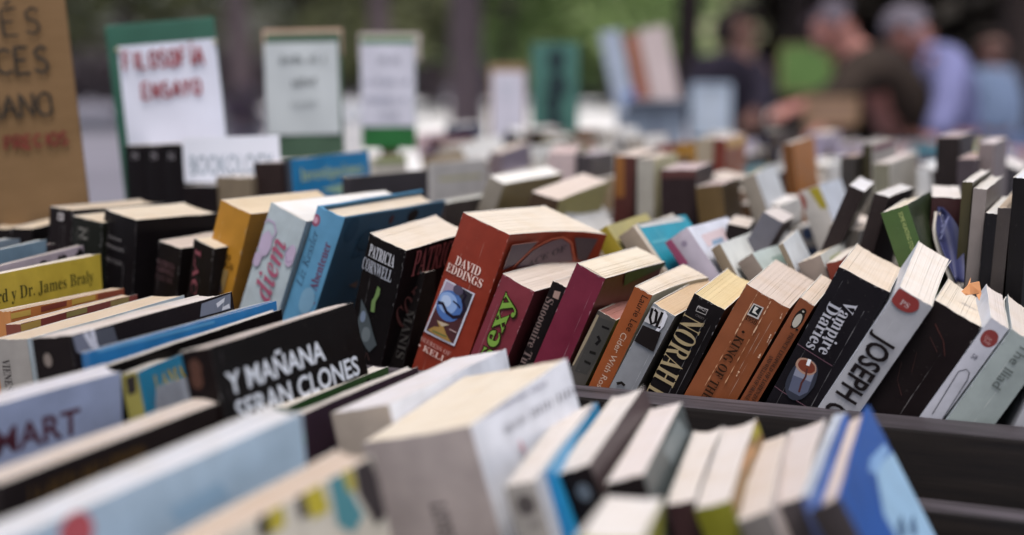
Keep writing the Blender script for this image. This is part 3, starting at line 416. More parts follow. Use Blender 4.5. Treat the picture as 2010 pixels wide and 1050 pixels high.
B('M1', (-0.3226, 1.058, 0.8026, 0.0043, -0.5363, 0.0291, 0.0148, 0.11, 0.1632), {'label': 'small tan paperback directly left of the olive mustard spine', 'sp': (138, 122, 105), 'pg': (204, 184, 156), 'grp': 'books leaning left in the row behind the sharp one'}, [])
B('M2', (-0.2912, 1.0603, 0.8042, 0.0034, -0.6162, 0.0257, 0.0141, 0.11, 0.179), {'label': 'olive mustard spine leaning left beside tan books', 'sp': (141, 123, 38), 'rc': (160, 150, 97), 'pg': (210, 192, 154), 'grp': 'books leaning left in the row behind the sharp one'}, [])
B('M3', (-0.2626, 1.061, 0.8052, 0.0028, -0.6486, 0.0185, 0.0154, 0.11, 0.1821), {'label': 'plain tan spine directly left of the turquoise cover', 'sp': (141, 127, 112), 'rc': (198, 188, 176), 'pg': (208, 193, 172), 'grp': 'books leaning left in the row behind the sharp one'}, [])
B('M4', (-0.2538, 1.0591, 0.8009, -0.0419, -0.6405, 0.0162, 0.0058, 0.127, 0.192), {'label': 'turquoise fronted paperback with dark line of lettering above the colour', 'sp': (182, 172, 158), 'rc': (39, 140, 162), 'pg': (205, 196, 188), 'grp': 'books leaning left in the row behind the sharp one'}, [('P', 'r', [(-0.00681, 0.19179), (0.10346, 0.19489), (0.11788, 0.18698), (0.00325, 0.18762)], (199, 196, 193), 'cover_band'), ('L', 'r', [(0.00322, 0.19204), (0.09549, 0.19276)], 0.0032, (91, 102, 107), 'title'), ('L', 'r', [(0.03092, 0.18553), (0.03625, 0.17357)], 0.0015, (102, 175, 191), 'cover_picture'), ('L', 'r', [(0.00624, 0.17317), (0.04427, 0.17289)], 0.003, (82, 163, 180), 'subtitle')])
B('M5', (-0.2232, 1.0563, 0.8041, -0.0385, -0.6362, 0.0564, 0.0217, 0.1332, 0.1811), {'label': 'lavender grey hardcover with pink edged left side and small round emblem', 'sp': (168, 160, 173), 'rc': (211, 213, 225), 'lc': (153, 65, 101), 'pg': (207, 198, 199), 'hc': 1, 'grp': 'books leaning left in the row behind the sharp one'}, [('P', 's', [(-0.01183, 0.18193), (-0.00488, 0.18109), (-0.00397, 0.15748), (-0.01124, 0.15849)], (148, 74, 105), 'spine_band'), ('E', 's', 0.00199, 0.17166, 0.0024, 0.0024, (133, 122, 141), 'publisher_mark'), ('P', 'r', [(0.02027, 0.17157), (0.09633, 0.17322), (0.09487, 0.16199), (0.0195, 0.16048)], (204, 185, 189), 'cover_picture'), ('P', 'r', [(0.03946, 0.16497), (0.07723, 0.16509), (0.07127, 0.16106), (0.0343, 0.16053)], (129, 152, 176), 'title')])
B('M6', (-0.2155, 1.0571, 0.8004, -0.0058, -0.5316, 0.0238, 0.0084, 0.1087, 0.1645), {'label': 'tan spined paperback with clean white front, right of the lavender hardcover', 'sp': (130, 116, 97), 'rc': (207, 210, 208), 'pg': (206, 200, 192), 'grp': 'books leaning left in the row behind the sharp one'}, [])
B('M7', (-0.1816, 1.0581, 0.8028, -0.0437, -0.6293, 0.0371, 0.014, 0.1052, 0.1622), {'label': 'greyish tan spine with greenish white front, middle of the left leaning group', 'sp': (130, 119, 110), 'rc': (189, 201, 199), 'pg': (210, 200, 188), 'grp': 'books leaning left in the row behind the sharp one'}, [('P', 'r', [(0.04224, 0.15378), (0.08901, 0.15427), (0.08032, 0.1456), (0.04603, 0.14663)], (140, 162, 155), 'cover_picture')])
B('M8', (-0.1736, 1.0585, 0.7995, -0.0034, -0.4639, 0.1206, 0.004, 0.1068, 0.165), {'label': 'very thin white paperback with narrow tan spine in the left leaning group', 'sp': (123, 112, 96), 'rc': (205, 211, 217), 'pg': (206, 198, 188), 'grp': 'books leaning left in the row behind the sharp one'}, [])
B('M9', (-0.1674, 1.0557, 0.8011, -0.0139, -0.412, 0.0367, 0.0181, 0.1075, 0.1475), {'label': 'grey brown spine with red left cover in the left leaning group', 'sp': (130, 118, 110), 'rc': (184, 188, 186), 'lc': (105, 46, 37), 'pg': (211, 195, 175), 'grp': 'books leaning left in the row behind the sharp one'}, [('P', 'r', [(0.02887, 0.14232), (0.08047, 0.14223), (0.07408, 0.13726), (0.02515, 0.13647)], (166, 171, 137), 'cover_picture')])
B('M10', (-0.1658, 1.0545, 0.7985, -0.0041, -0.2961, 0.0479, 0.0113, 0.1088, 0.1433), {'label': 'red brown paperback with bright page tops, left of the VAMPIRE spine', 'sp': (115, 48, 35), 'pg': (219, 209, 199), 'grp': 'books leaning left in the row behind the sharp one'}, [])
B('M11', (-0.3555, 1.1189, 0.8032, -0.0556, 0.4908, 0.1161, 0.0182, 0.1167, 0.1764), {'label': 'blue grey book leaning right among the white fronted paperbacks', 'sp': (90, 89, 97), 'rc': (71, 32, 36), 'pg': (210, 202, 199), 'grp': 'books leaning left in the row behind the sharp one'}, [])
B('M12', (-0.3302, 1.1373, 0.7995, -0.0298, 0.1725, 0.2052, 0.0177, 0.1074, 0.1522), {'label': 'low black book behind the lavender hardcover', 'sp': (34, 28, 28), 'pg': (206, 194, 184), 'grp': 'books leaning left in the row behind the sharp one'}, [])
B('M13', (-0.2802, 1.139, 0.8013, 0.0007, 0.3731, 0.0966, 0.0131, 0.1085, 0.1957), {'label': 'tall dark brown book leaning far right with bright white top', 'sp': (42, 35, 35), 'rc': (52, 45, 45), 'pg': (214, 213, 217), 'grp': 'dark books at the right behind the sharp row'}, [])
B('M13b', (-0.2299, 1.1293, 0.8007, 0.0041, 0.2369, -0.0299, 0.0115, 0.11, 0.1847), {'label': 'dark brown book left of the green spine, leaning right', 'sp': (43, 36, 36), 'pg': (207, 204, 203), 'grp': 'dark books at the right behind the sharp row'}, [])
B('M14', (-0.1, 1.0482, 0.802, 0.0063, -0.3499, 0.0121, 0.0198, 0.125, 0.1864), {'label': 'grass green spine with thin gold vertical lettering, leaning left', 'sp': (59, 83, 41), 'rc': (46, 56, 36), 'lc': (134, 115, 80), 'pg': (217, 207, 191), 'grp': 'books at the right behind the sharp row'}, [('T', 's', 'SOME HUNTING STORIES', 0.00356, 0.16678, 0.0324, 0.003, -1.5708, (151, 163, 101), 'n', 'title')])
B('M16', (-0.1414, 1.1167, 0.7974, 0.0007, 0.0284, 0.1323, 0.0215, 0.1297, 0.1836), {'label': 'dark maroon book with white top behind the curled navy cover', 'sp': (56, 30, 32), 'rc': (43, 25, 25), 'pg': (218, 211, 207), 'grp': 'dark books at the right behind the sharp row'}, [])
B('M17', (-0.1234, 1.0762, 0.7962, 0.0061, 0.0313, 0.006, 0.0071, 0.14, 0.2), {'label': 'tall olive brown spine, leftmost of the thin upright books at right', 'sp': (61, 56, 32), 'pg': (214, 209, 205), 'grp': 'tall thin books at the far right'}, [])
B('M18', (-0.1159, 1.0655, 0.7959, 0.0072, 0.045, 0.0066, 0.0092, 0.14, 0.1965), {'label': 'tall grey spine between an olive and a black one', 'sp': (123, 115, 113), 'pg': (210, 206, 201), 'grp': 'tall thin books at the far right'}, [])
B('M19', (-0.1077, 1.055, 0.7963, 0.0075, 0.0563, 0.007, 0.0079, 0.14, 0.1799), {'label': 'short black spine right of the tall grey spine', 'sp': (29, 28, 32), 'pg': (213, 211, 209), 'grp': 'tall thin books at the far right'}, [])
B('M20', (-0.0986, 1.0551, 0.7962, 0.0071, 0.052, 0.0148, 0.0089, 0.14, 0.1841), {'label': 'dark brown spine with tan top near the right edge', 'sp': (54, 48, 47), 'pg': (189, 172, 154), 'grp': 'tall thin books at the far right'}, [])
B('M21', (-0.0834, 1.0559, 0.7958, 0.0075, 0.0234, 0.0018, 0.0112, 0.14, 0.2058), {'label': 'tallest black spine at the right edge with bright white top', 'sp': (28, 26, 28), 'pg': (213, 215, 221), 'grp': 'tall thin books at the far right'}, [])
B('B1', (-0.668, 1.1273, 0.7981, -0.0055, -0.011, -0.0943, 0.0075, 0.1341, 0.1825), {'label': 'charcoal covered book lying open to view below the bright blue book', 'sp': (50, 46, 51), 'pg': (180, 168, 164), 'grp': 'blurred books behind, left half'}, [])
B('B2', (-0.7256, 1.1389, 0.7998, 0.0172, -0.067, -0.0579, 0.0097, 0.1345, 0.1951), {'label': 'bright blue book with pale yellow green lettering', 'sp': (61, 68, 79), 'rc': (26, 113, 162), 'pg': (191, 183, 178), 'grp': 'blurred books behind, left half'}, [('T', 'r', 'Investigaciones', 0.06821, 0.17928, 0.10732, 0.012, 0.0, (167, 180, 126), 's', 'title'), ('P', 'r', [(0.04578, 0.16278), (0.10893, 0.16756), (0.12973, 0.16848), (0.13163, 0.15527), (0.09739, 0.1516)], (146, 177, 155), 'cover_picture')])
B('B3', (-0.7469, 1.1291, 0.7997, 0.0015, -0.0388, 0.0095, 0.0305, 0.13, 0.1922), {'label': 'dark chocolate brown book left of the bright blue book', 'sp': (46, 36, 35), 'pg': (186, 177, 176), 'grp': 'blurred books behind, left half'}, [])
B('B4', (-0.7856, 1.1184, 0.7988, 0.0024, -0.0012, 0.0092, 0.0389, 0.13, 0.1789), {'label': 'drab tan book in front of the white BOOKOLOGY card', 'sp': (119, 106, 89), 'pg': (192, 185, 179), 'grp': 'blurred books behind, left half'}, [])
B('B5', (-0.8159, 1.1134, 0.7994, 0.0023, -0.0324, 0.0159, 0.0361, 0.13, 0.1696), {'label': 'low black book under the left end of the white card', 'sp': (34, 28, 30), 'pg': (193, 191, 193), 'grp': 'blurred books behind, left half'}, [])
B('B6', (-0.9123, 1.1387, 0.7987, 0.0024, -0.0216, 0.0032, 0.0232, 0.13, 0.2056), {'label': 'black volume with a pale S emblem, left one of the matching three', 'sp': (33, 29, 32), 'pg': (176, 168, 165), 'grp': 'three matching black volumes under the green sign'}, [('T', 's', 'S', 0.00093, 0.19574, 0.00751, 0.007, 0.0, (141, 137, 143), 'b', 'emblem')])
B('B7', (-0.8887, 1.1388, 0.7987, 0.0022, -0.0216, 0.003, 0.0228, 0.13, 0.2065), {'label': 'black volume with a pale S emblem, middle one of the matching three', 'sp': (33, 29, 32), 'pg': (176, 168, 165), 'grp': 'three matching black volumes under the green sign'}, [('T', 's', 'S', 0.00029, 0.19617, 0.00741, 0.007, 0.0, (141, 137, 143), 'b', 'emblem')])
B('B8', (-0.8677, 1.1389, 0.7987, 0.002, -0.0091, 0.0011, 0.0232, 0.13, 0.2076), {'label': 'black volume with a pale S emblem, right one of the matching three', 'sp': (33, 29, 32), 'pg': (176, 168, 165), 'grp': 'three matching black volumes under the green sign'}, [('T', 's', 'S', -0.00237, 0.19613, 0.00733, 0.007, 0.0, (141, 137, 143), 'b', 'emblem')])
B('B9', (-0.5966, 1.1472, 0.7984, 0.0014, 0.0855, -0.0096, 0.0127, 0.1294, 0.161), {'label': 'dark brown book just behind the rust red paperback', 'sp': (54, 46, 45), 'pg': (189, 189, 183), 'grp': 'blurred books behind, left half'}, [])
B('B10', (-0.7004, 1.358, 0.798, -0.0135, -0.0135, -0.0276, 0.0063, 0.1305, 0.1813), {'label': 'large pale grey book with a thin yellow line across its front', 'sp': (168, 164, 162), 'rc': (176, 172, 169), 'pg': (198, 187, 183), 'grp': 'blurred books behind, left half'}, [('L', 'r', [(0.01549, 0.16358), (0.11713, 0.16247)], 0.0025, (170, 164, 102), 'cover_band')])
B('B11', (-0.8245, 1.4493, 0.7988, -0.0144, -0.0204, 0.1869, 0.0125, 0.1248, 0.1783), {'label': 'book with a lime green stripe beside the third sign', 'sp': (183, 178, 169), 'rc': (203, 196, 182), 'pg': (198, 187, 177), 'grp': 'blurred books behind, left half'}, [('P', 'r', [(0.00035, 0.17939), (0.12227, 0.17827), (0.12153, 0.1694), (-0.00025, 0.17229)], (138, 153, 65), 'cover_band')])
B('B12', (-0.6257, 1.2219, 0.8045, 0.035, 0.4067, -0.1163, 0.0184, 0.1121, 0.1872), {'label': 'tan edged book with the brightest white top behind the rust red paperback', 'sp': (140, 132, 121), 'rc': (139, 122, 84), 'pg': (227, 224, 220), 'grp': 'blurred books behind, left half'}, [])
B('B13', (-0.5329, 1.1766, 0.8014, 0.0648, 0.2684, 0.0338, 0.0268, 0.1346, 0.1717), {'label': 'brown spined book with pale yellow front right of the rust red paperback', 'sp': (71, 54, 41), 'rc': (176, 164, 109), 'pg': (209, 194, 184), 'grp': 'blurred books behind, left half'}, [])
B('B14', (-0.6051, 1.4997, 0.7997, 0.0225, -0.0064, 0.3101, 0.0305, 0.1197, 0.1867), {'label': 'pale pink book left of the charcoal stack in the blur', 'sp': (182, 164, 165), 'pg': (202, 180, 177), 'grp': 'blurred books behind, right half'}, [])
B('B15', (-0.5795, 1.499, 0.7984, -0.0186, -0.001, 0.1287, 0.0189, 0.117, 0.1858), {'label': 'charcoal book with lilac top beside the amber and maroon spine', 'sp': (59, 53, 56), 'pg': (176, 162, 175), 'grp': 'blurred books behind, right half'}, [])
B('B16', (-0.4934, 1.3794, 0.7995, 0.0168, 0.0381, 0.1146, 0.0219, 0.1188, 0.1922), {'label': 'amber and dark maroon spine left of the pale yellow book', 'sp': (75, 39, 35), 'pg': (209, 194, 184), 'grp': 'blurred books behind, right half'}, [('P', 's', [(-0.01092, 0.19254), (-0.00132, 0.19306), (0.00063, 0.1497), (-0.009, 0.14909)], (134, 86, 40), 'spine_band')])
B('B17', (-0.4568, 1.3594, 0.7991, 0.0061, -0.0067, 0.1053, 0.0172, 0.1185, 0.1914), {'label': 'grey spined book with pale yellow front, right of the maroon spine', 'sp': (153, 149, 141), 'rc': (197, 189, 152), 'pg': (209, 196, 184), 'grp': 'blurred books behind, right half'}, [])
B('B18', (-0.4054, 1.3194, 0.7998, 0.002, -0.0344, 0.1388, 0.0346, 0.1185, 0.1832), {'label': 'wide dark red black book with pink top in the blur', 'sp': (43, 33, 35), 'pg': (191, 173, 173), 'grp': 'blurred books behind, right half'}, [('P', 's', [(-0.0168, 0.18292), (0.01686, 0.18335), (0.01672, 0.17551), (-0.01697, 0.17503)], (75, 41, 39), 'spine_band')])
B('B19', (-0.354, 1.2991, 0.8005, -0.0108, -0.1232, 0.1299, 0.0252, 0.118, 0.1707), {'label': 'dark olive brown book right of the wide dark red one', 'sp': (86, 67, 38), 'rc': (71, 58, 39), 'pg': (186, 169, 166), 'grp': 'blurred books behind, right half'}, [])
B('B20', (-0.4796, 1.6499, 0.8, 0.0001, -0.0189, 0.002, 0.0201, 0.12, 0.1987), {'label': 'pale tan spine left of the brick red book with yellow label', 'sp': (157, 145, 127), 'pg': (203, 191, 180), 'grp': 'blurred books behind, right half'}, [])
B('B21', (-0.4536, 1.5995, 0.7992, 0.0151, 0.0229, 0.0775, 0.0136, 0.1296, 0.2012), {'label': 'brick red book with a yellow label on its front', 'sp': (101, 46, 37), 'rc': (131, 71, 45), 'pg': (202, 188, 184), 'grp': 'blurred books behind, right half'}, [('P', 'r', [(0.00011, 0.20166), (0.12261, 0.20041), (0.12568, 0.18708), (0.01162, 0.18982)], (193, 153, 96), 'label_patch')])
B('B22', (-0.2765, 1.3198, 0.8024, 0.0174, -0.3541, 0.0828, 0.0151, 0.1199, 0.1883), {'label': 'left leaning grey white book with cream top below the orange book', 'sp': (136, 127, 116), 'rc': (195, 198, 203), 'pg': (211, 192, 149), 'grp': 'blurred books behind, right half'}, [])
B('B23', (-0.3224, 1.4995, 0.7999, 0.0195, -0.1217, 0.0391, 0.0114, 0.1304, 0.203), {'label': 'bright orange book with brown spine in the blur', 'sp': (104, 64, 30), 'rc': (170, 106, 41), 'pg': (205, 192, 184), 'grp': 'blurred books behind, right half'}, [])
B('B24', (-0.2104, 1.279, 0.8028, -0.0174, -0.3725, 0.044, 0.021, 0.1186, 0.1813), {'label': 'pale grey book with a mustard yellow stripe and a red spot', 'sp': (177, 172, 167), 'rc': (198, 204, 216), 'pg': (209, 202, 195), 'grp': 'blurred books behind, right half'}, [('P', 's', [(-0.00037, 0.18058), (0.00871, 0.18026), (0.01226, 0.15904), (0.00452, 0.1603)], (145, 131, 29), 'spine_band'), ('E', 's', -0.01159, 0.17234, 0.006, 0.009, (131, 62, 47), 'emblem')])
B('B25', (-0.2688, 1.4486, 0.7984, 0.0024, -0.0289, 0.013, 0.0143, 0.13, 0.1934), {'label': 'dark slim book left of the lilac spine in the blur', 'sp': (51, 46, 44), 'pg': (178, 158, 150), 'grp': 'blurred books behind, right half'}, [])
B('B26', (-0.2714, 1.4996, 0.7994, 0.0006, -0.0079, 0.001, 0.0063, 0.13, 0.2047), {'label': 'lilac spine between a dark book and an olive one', 'sp': (164, 155, 167), 'pg': (175, 164, 163), 'grp': 'blurred books behind, right half'}, [])
B('B27', (-0.2574, 1.4795, 0.7994, 0.0144, -0.013, -0.0273, 0.0093, 0.131, 0.2039), {'label': 'olive black spine with magenta striped front in the blur', 'sp': (56, 51, 34), 'rc': (175, 168, 161), 'pg': (182, 174, 166), 'grp': 'blurred books behind, right half'}, [('P', 'r', [(0.00771, 0.2011), (0.11657, 0.20251), (0.12302, 0.19659), (0.01069, 0.19623)], (117, 53, 74), 'cover_band')])
B('B28', (-0.2247, 1.3996, 0.8002, 0.0335, -0.037, -0.0665, 0.0152, 0.1236, 0.1891), {'label': 'greenish grey book with two pale tops under the magenta stripe', 'sp': (115, 111, 94), 'rc': (195, 190, 181), 'pg': (209, 199, 195), 'grp': 'blurred books behind, right half'}, [])
B('B29', (-0.1753, 1.4491, 0.7985, 0.0018, -0.0116, 0.0051, 0.0221, 0.14, 0.215), {'label': 'tall black volume with pinkish top before the man in lavender', 'sp': (42, 36, 36), 'pg': (186, 169, 169), 'grp': 'blurred books behind, right half'}, [])
B('B30', (-0.1377, 1.3994, 0.799, 0.0011, 0.003, 0.0018, 0.0146, 0.14, 0.2111), {'label': 'tall grey brown volume with white top at the far right of the blur', 'sp': (121, 109, 109), 'pg': (209, 199, 200), 'grp': 'blurred books behind, right half'}, [])
B('B31', (-0.1475, 1.3606, 0.8008, -0.0009, -0.0105, 0.0014, 0.0161, 0.12, 0.1963), {'label': 'small dark book with pink top between two tall volumes', 'sp': (68, 59, 64), 'pg': (186, 165, 162), 'grp': 'blurred books behind, right half'}, [])
B('B32', (-0.7459, 1.6188, 0.7991, 0.0665, 0.0345, 0.1209, 0.0165, 0.1233, 0.1796), {'label': 'mauve fronted book below the small white sign', 'sp': (121, 107, 112), 'rc': (124, 114, 132), 'pg': (197, 183, 173), 'grp': 'blurred books behind, right half'}, [])
B('A1', (-0.7797, 0.7605, 0.7261, -0.0673, 0.0241, 0.4867, 0.0071, 0.118, 0.2245), {'label': 'book with dark blue and silver cover at the left edge, rearmost of the near tray', 'sp': (77, 90, 109), 'rc': (156, 168, 178), 'pg': (177, 183, 186), 'grp': 'books in the near tray'}, [])
B('A2', (-0.771, 0.7708, 0.7263, -0.0058, -0.0162, 0.2877, 0.004, 0.1176, 0.2165), {'label': 'thin book in glossy pale blue wrap near the left edge', 'sp': (94, 121, 140), 'rc': (128, 152, 169), 'pg': (174, 187, 194), 'grp': 'books in the near tray'}, [])
B('A3', (-0.7781, 0.7877, 0.7262, 0.0145, -0.0401, 0.2134, 0.004, 0.1172, 0.2094), {'label': 'thin dark purple fronted book behind the skyline cover', 'sp': (45, 37, 40), 'rc': (50, 41, 44), 'pg': (131, 117, 117), 'grp': 'books in the near tray'}, [])
B('A4', (-0.7371, 0.7664, 0.7248, 0.0077, -0.0464, 0.2227, 0.004, 0.1313, 0.2123), {'label': 'paperback with ink black treetops on a lilac sky across its front', 'sp': (50, 41, 44), 'rc': (175, 161, 171), 'pg': (190, 180, 177), 'grp': 'books in the near tray'}, [('P', 'r', [(0.00664, 0.20423), (0.00758, 0.2025), (0.0088, 0.20241), (0.00983, 0.20117), (0.01102, 0.20084), (0.01259, 0.20266), (0.01392, 0.20309), (0.01479, 0.20089), (0.01649, 0.20343), (0.0179, 0.20426), (0.01886, 0.20252), (0.02054, 0.20489), (0.02168, 0.20417), (0.02321, 0.20561), (0.02439, 0.20506), (0.0259, 0.2064), (0.02682, 0.20431), (0.02786, 0.20287), (0.02921, 0.20325), (0.03025, 0.20177), (0.03147, 0.20134), (0.03304, 0.20287), (0.03389, 0.20032), (0.0353, 0.20088), (0.03682, 0.20212), (0.03838, 0.20353), (0.03933, 0.20143), (0.04101, 0.2035), (0.04232, 0.20344), (0.04366, 0.20356), (0.04517, 0.2046), (0.04642, 0.20415), (0.04806, 0.2059), (0.04911, 0.20424), (0.05057, 0.20492), (0.0515, 0.20258), (0.05341, 0.20574), (0.05508, 0.20762), (0.0563, 0.20682), (0.05753, 0.20607), (0.0584, 0.20329), (0.06008, 0.20512), (0.06139, 0.20477), (0.06305, 0.20641), (0.06442, 0.20641), (0.06601, 0.20761), (0.06755, 0.20851), (0.06891, 0.20839), (0.07039, 0.20888), (0.07163, 0.20803), (0.07315, 0.20876), (0.07435, 0.2076), (0.0757, 0.20732), (0.0769, 0.20614), (0.07837, 0.20645), (0.07995, 0.20743), (0.08083, 0.20435), (0.0821, 0.2035), (0.08352, 0.20348), (0.08516, 0.20468), (0.08655, 0.2045), (0.08839, 0.20681), (0.08958, 0.20537), (0.09132, 0.20708), (0.09309, 0.20888), (0.09479, 0.21034), (0.09584, 0.20806), (0.09726, 0.20782), (0.09927, 0.21094), (0.10024, 0.20811), (0.10185, 0.20893), (0.10335, 0.20912), (0.1046, 0.2078), (0.10564, 0.20533), (0.10694, 0.20428), (0.10886, 0.20673), (0.10995, 0.20448), (0.11181, 0.20657), (0.11295, 0.20451), (0.1148, 0.20647), (0.11609, 0.20526), (0.11768, 0.20573), (0.11964, 0.20824), (0.12097, 0.20716), (0.12302, 0.21012), (0.12473, 0.21119), (0.12592, 0.20925), (0.12776, 0.21096), (0.12909, 0.20978), (0.13036, 0.20826), (0.13102, 0.18845), (0.00329, 0.1849)], (30, 25, 27), 'cover_picture')])
B('A5', (-0.7284, 0.7519, 0.7246, -0.0032, -0.0255, 0.1176, 0.0086, 0.1251, 0.2102), {'label': 'bright yellow book lettered Dr. James Braly', 'sp': (184, 162, 68), 'rc': (186, 162, 60), 'pg': (221, 210, 195), 'grp': 'books in the near tray'}, [('T', 'r', 'rd y Dr. James Braly', 0.05668, 0.19442, 0.11564, 0.0095, 0.0, (70, 67, 24), 's', 'author')])
B('A6', (-0.6797, 0.7123, 0.7246, -0.0276, -0.0582, 0.1177, 0.0134, 0.1337, 0.1925), {'label': 'cream topped book with orange and gold edged front, just below the yellow book', 'sp': (175, 117, 67), 'rc': (174, 107, 54), 'pg': (203, 183, 162), 'grp': 'books in the near tray'}, [('P', 'r', [(-0.01074, 0.19091), (0.02177, 0.19112), (0.0213, 0.18734), (-0.01119, 0.18726)], (191, 156, 74), 'cover_band'), ('P', 'r', [(0.03312, 0.19143), (0.06259, 0.19204), (0.06214, 0.18847), (0.03264, 0.18761)], (120, 54, 40), 'cover_band'), ('P', 'r', [(0.06868, 0.19203), (0.09697, 0.19232), (0.0965, 0.18863), (0.06817, 0.18807)], (186, 150, 68), 'cover_band'), ('P', 'r', [(0.10021, 0.19231), (0.13361, 0.19223), (0.13307, 0.18803), (0.09968, 0.18824)], (131, 64, 43), 'cover_band')])
B('A7', (-0.6516, 0.6968, 0.7242, -0.0049, -0.0611, 0.1252, 0.0112, 0.1374, 0.1895), {'label': 'cream topped book with maroon and olive edged front, second of the striped pair', 'sp': (117, 62, 49), 'rc': (118, 54, 46), 'pg': (203, 181, 158), 'grp': 'books in the near tray'}, [('P', 'r', [(-0.00531, 0.18902), (0.02184, 0.18968), (0.02107, 0.1847), (-0.00601, 0.1845)], (168, 135, 68), 'cover_band'), ('P', 'r', [(0.05046, 0.18969), (0.07455, 0.18956), (0.07394, 0.18572), (0.04982, 0.18559)], (133, 119, 69), 'cover_band'), ('P', 'r', [(0.1031, 0.18968), (0.12633, 0.18929), (0.12569, 0.18525), (0.10242, 0.18537)], (135, 117, 69), 'cover_band')])
B('A8', (-0.6201, 0.6713, 0.7246, 0.0462, -0.0756, -0.0395, 0.0272, 0.1486, 0.1873), {'label': 'thick paperback with wide cream page top and grey spine at the left edge', 'sp': (153, 148, 143), 'rc': (169, 180, 187), 'pg': (203, 185, 164), 'grp': 'books in the near tray'}, [('T', 's', 'VIENES', -0.00538, 0.16488, 0.01957, 0.007, -1.5708, (57, 50, 49), 'b', 'title')])
B('A9', (-0.5312, 0.6158, 0.7269, 0.0074, -0.1291, 0.0389, 0.0268, 0.1645, 0.2017), {'label': 'white topped book with black spine and black front crossed by a grey swoosh', 'sp': (34, 28, 28), 'rc': (35, 29, 31), 'pg': (209, 200, 195), 'grp': 'books in the near tray'}, [('P', 'r', [(0.002, 0.20081), (0.019, 0.20133), (0.02512, 0.18834), (0.01114, 0.18686), (0.00343, 0.19184)], (112, 115, 131), 'cover_picture'), ('P', 'r', [(0.018, 0.20091), (0.03823, 0.20039), (0.0406, 0.19029), (0.0272, 0.18735)], (75, 77, 87), 'cover_picture'), ('L', 'r', [(0.01269, 0.20126), (0.01716, 0.19339), (0.02213, 0.19128)], 0.004, (197, 197, 209), 'title'), ('L', 'r', [(0.019, 0.20133), (0.02003, 0.19404)], 0.004, (197, 197, 209), 'title'), ('P', 'r', [(0.12808, 0.19959), (0.1622, 0.2011), (0.15969, 0.19121), (0.14644, 0.1913), (0.12437, 0.19157)], (113, 119, 134), 'cover_picture'), ('L', 'r', [(0.14457, 0.19566), (0.15418, 0.19822), (0.15038, 0.1927), (0.15902, 0.19337)], 0.003, (208, 209, 217), 'title'), ('E', 's', -0.00333, 0.18876, 0.003, 0.004, (121, 110, 103), 'emblem')])
B('A10', (-0.5146, 0.6098, 0.7244, 0.0352, -0.0492, -0.0836, 0.0047, 0.1647, 0.1983), {'label': 'bright blue fronted book with glossy top edge beneath the black and grey one', 'sp': (51, 106, 155), 'rc': (41, 113, 170), 'pg': (77, 114, 155), 'grp': 'books in the near tray'}, [('L', 'r', [(0.00666, 0.19747), (0.06354, 0.19636), (0.10406, 0.19572)], 0.002, (83, 148, 195), 'cover_picture')])
B('A11', (-0.5003, 0.6016, 0.7243, 0.0497, -0.0432, -0.0434, 0.004, 0.1643, 0.1927), {'label': 'black fronted book between the bright blue one and the CLONES book', 'sp': (24, 16, 15), 'rc': (18, 14, 14), 'pg': (202, 194, 190), 'grp': 'books in the near tray'}, [])
B('A12', (-0.3997, 0.5962, 0.7264, 0.003, -0.2136, 0.033, 0.0185, 0.1527, 0.2103), {'label': 'black book lettered Y MAÑANA SERAN CLONES in white capitals', 'sp': (24, 16, 15), 'rc': (15, 12, 12), 'pg': (209, 198, 191), 'grp': 'books in the near tray'}, [('T', 'r', 'Y MAÑANA', 0.05848, 0.18885, 0.10062, 0.0115, 0.0, (199, 204, 213), 'cb', 'title'), ('T', 'r', 'SERAN CLONES', 0.07716, 0.1731, 0.13246, 0.0115, 0.0, (199, 204, 213), 'cb', 'title'), ('E', 's', -0.00159, 0.20076, 0.004, 0.005, (71, 43, 31), 'emblem'), ('E', 's', -0.00219, 0.19461, 0.004, 0.005, (71, 43, 31), 'emblem'), ('L', 'r', [(0.00822, 0.20637), (0.00762, 0.17927)], 0.0005, (74, 68, 70), 'crease')])
B('A13', (-0.448, 0.5918, 0.7247, -0.0498, -0.1808, 0.3117, 0.009, 0.0677, 0.1955), {'label': 'small comic with sky blue front and yellow letters', 'sp': (132, 125, 62), 'rc': (36, 129, 166), 'lc': (57, 52, 49), 'pg': (197, 189, 180), 'grp': 'books in the near tray'}, [('T', 'r', 'LAMA', 0.04248, 0.18609, 0.04433, 0.008, 0.0, (183, 162, 67), 'b', 'title'), ('P', 's', [(-0.002, 0.19313), (0.00368, 0.19443), (0.0023, 0.18475), (-0.00245, 0.18384)], (43, 38, 37), 'cover_picture')])
B('A14', (-0.4423, 0.6018, 0.7265, -0.0454, -0.2543, 0.1942, 0.0137, 0.0442, 0.1827), {'label': 'small grey fronted book below the sky blue comic', 'sp': (121, 116, 113), 'rc': (140, 145, 157), 'pg': (183, 176, 172), 'grp': 'books in the near tray'}, [])
B('A15', (-0.4496, 0.4327, 0.7238, -0.0013, 0.0953, 0.0367, 0.0143, 0.1649, 0.1828), {'label': 'long black fronted book with blurred amber lettering and thick pale top', 'sp': (41, 34, 33), 'rc': (43, 35, 34), 'pg': (200, 187, 178), 'grp': 'books in the near tray'}, [('T', 'r', 'LA RUTA DEL VIENTO', 0.0595, 0.17087, 0.07952, 0.01, 0.0, (115, 83, 35), 'b', 'title')])
B('A16', (-0.5472, 0.5375, 0.7229, 0.0948, 0.1681, -0.3232, 0.0129, 0.0846, 0.1919), {'label': 'lavender white book with blurred maroon capitals at the left edge', 'sp': (170, 176, 201), 'rc': (162, 173, 204), 'pg': (188, 186, 193), 'grp': 'books in the near tray'}, [('T', 'r', 'MART', 0.03709, 0.17117, 0.0473, 0.014, 0.0, (87, 45, 57), 'cb', 'title')])
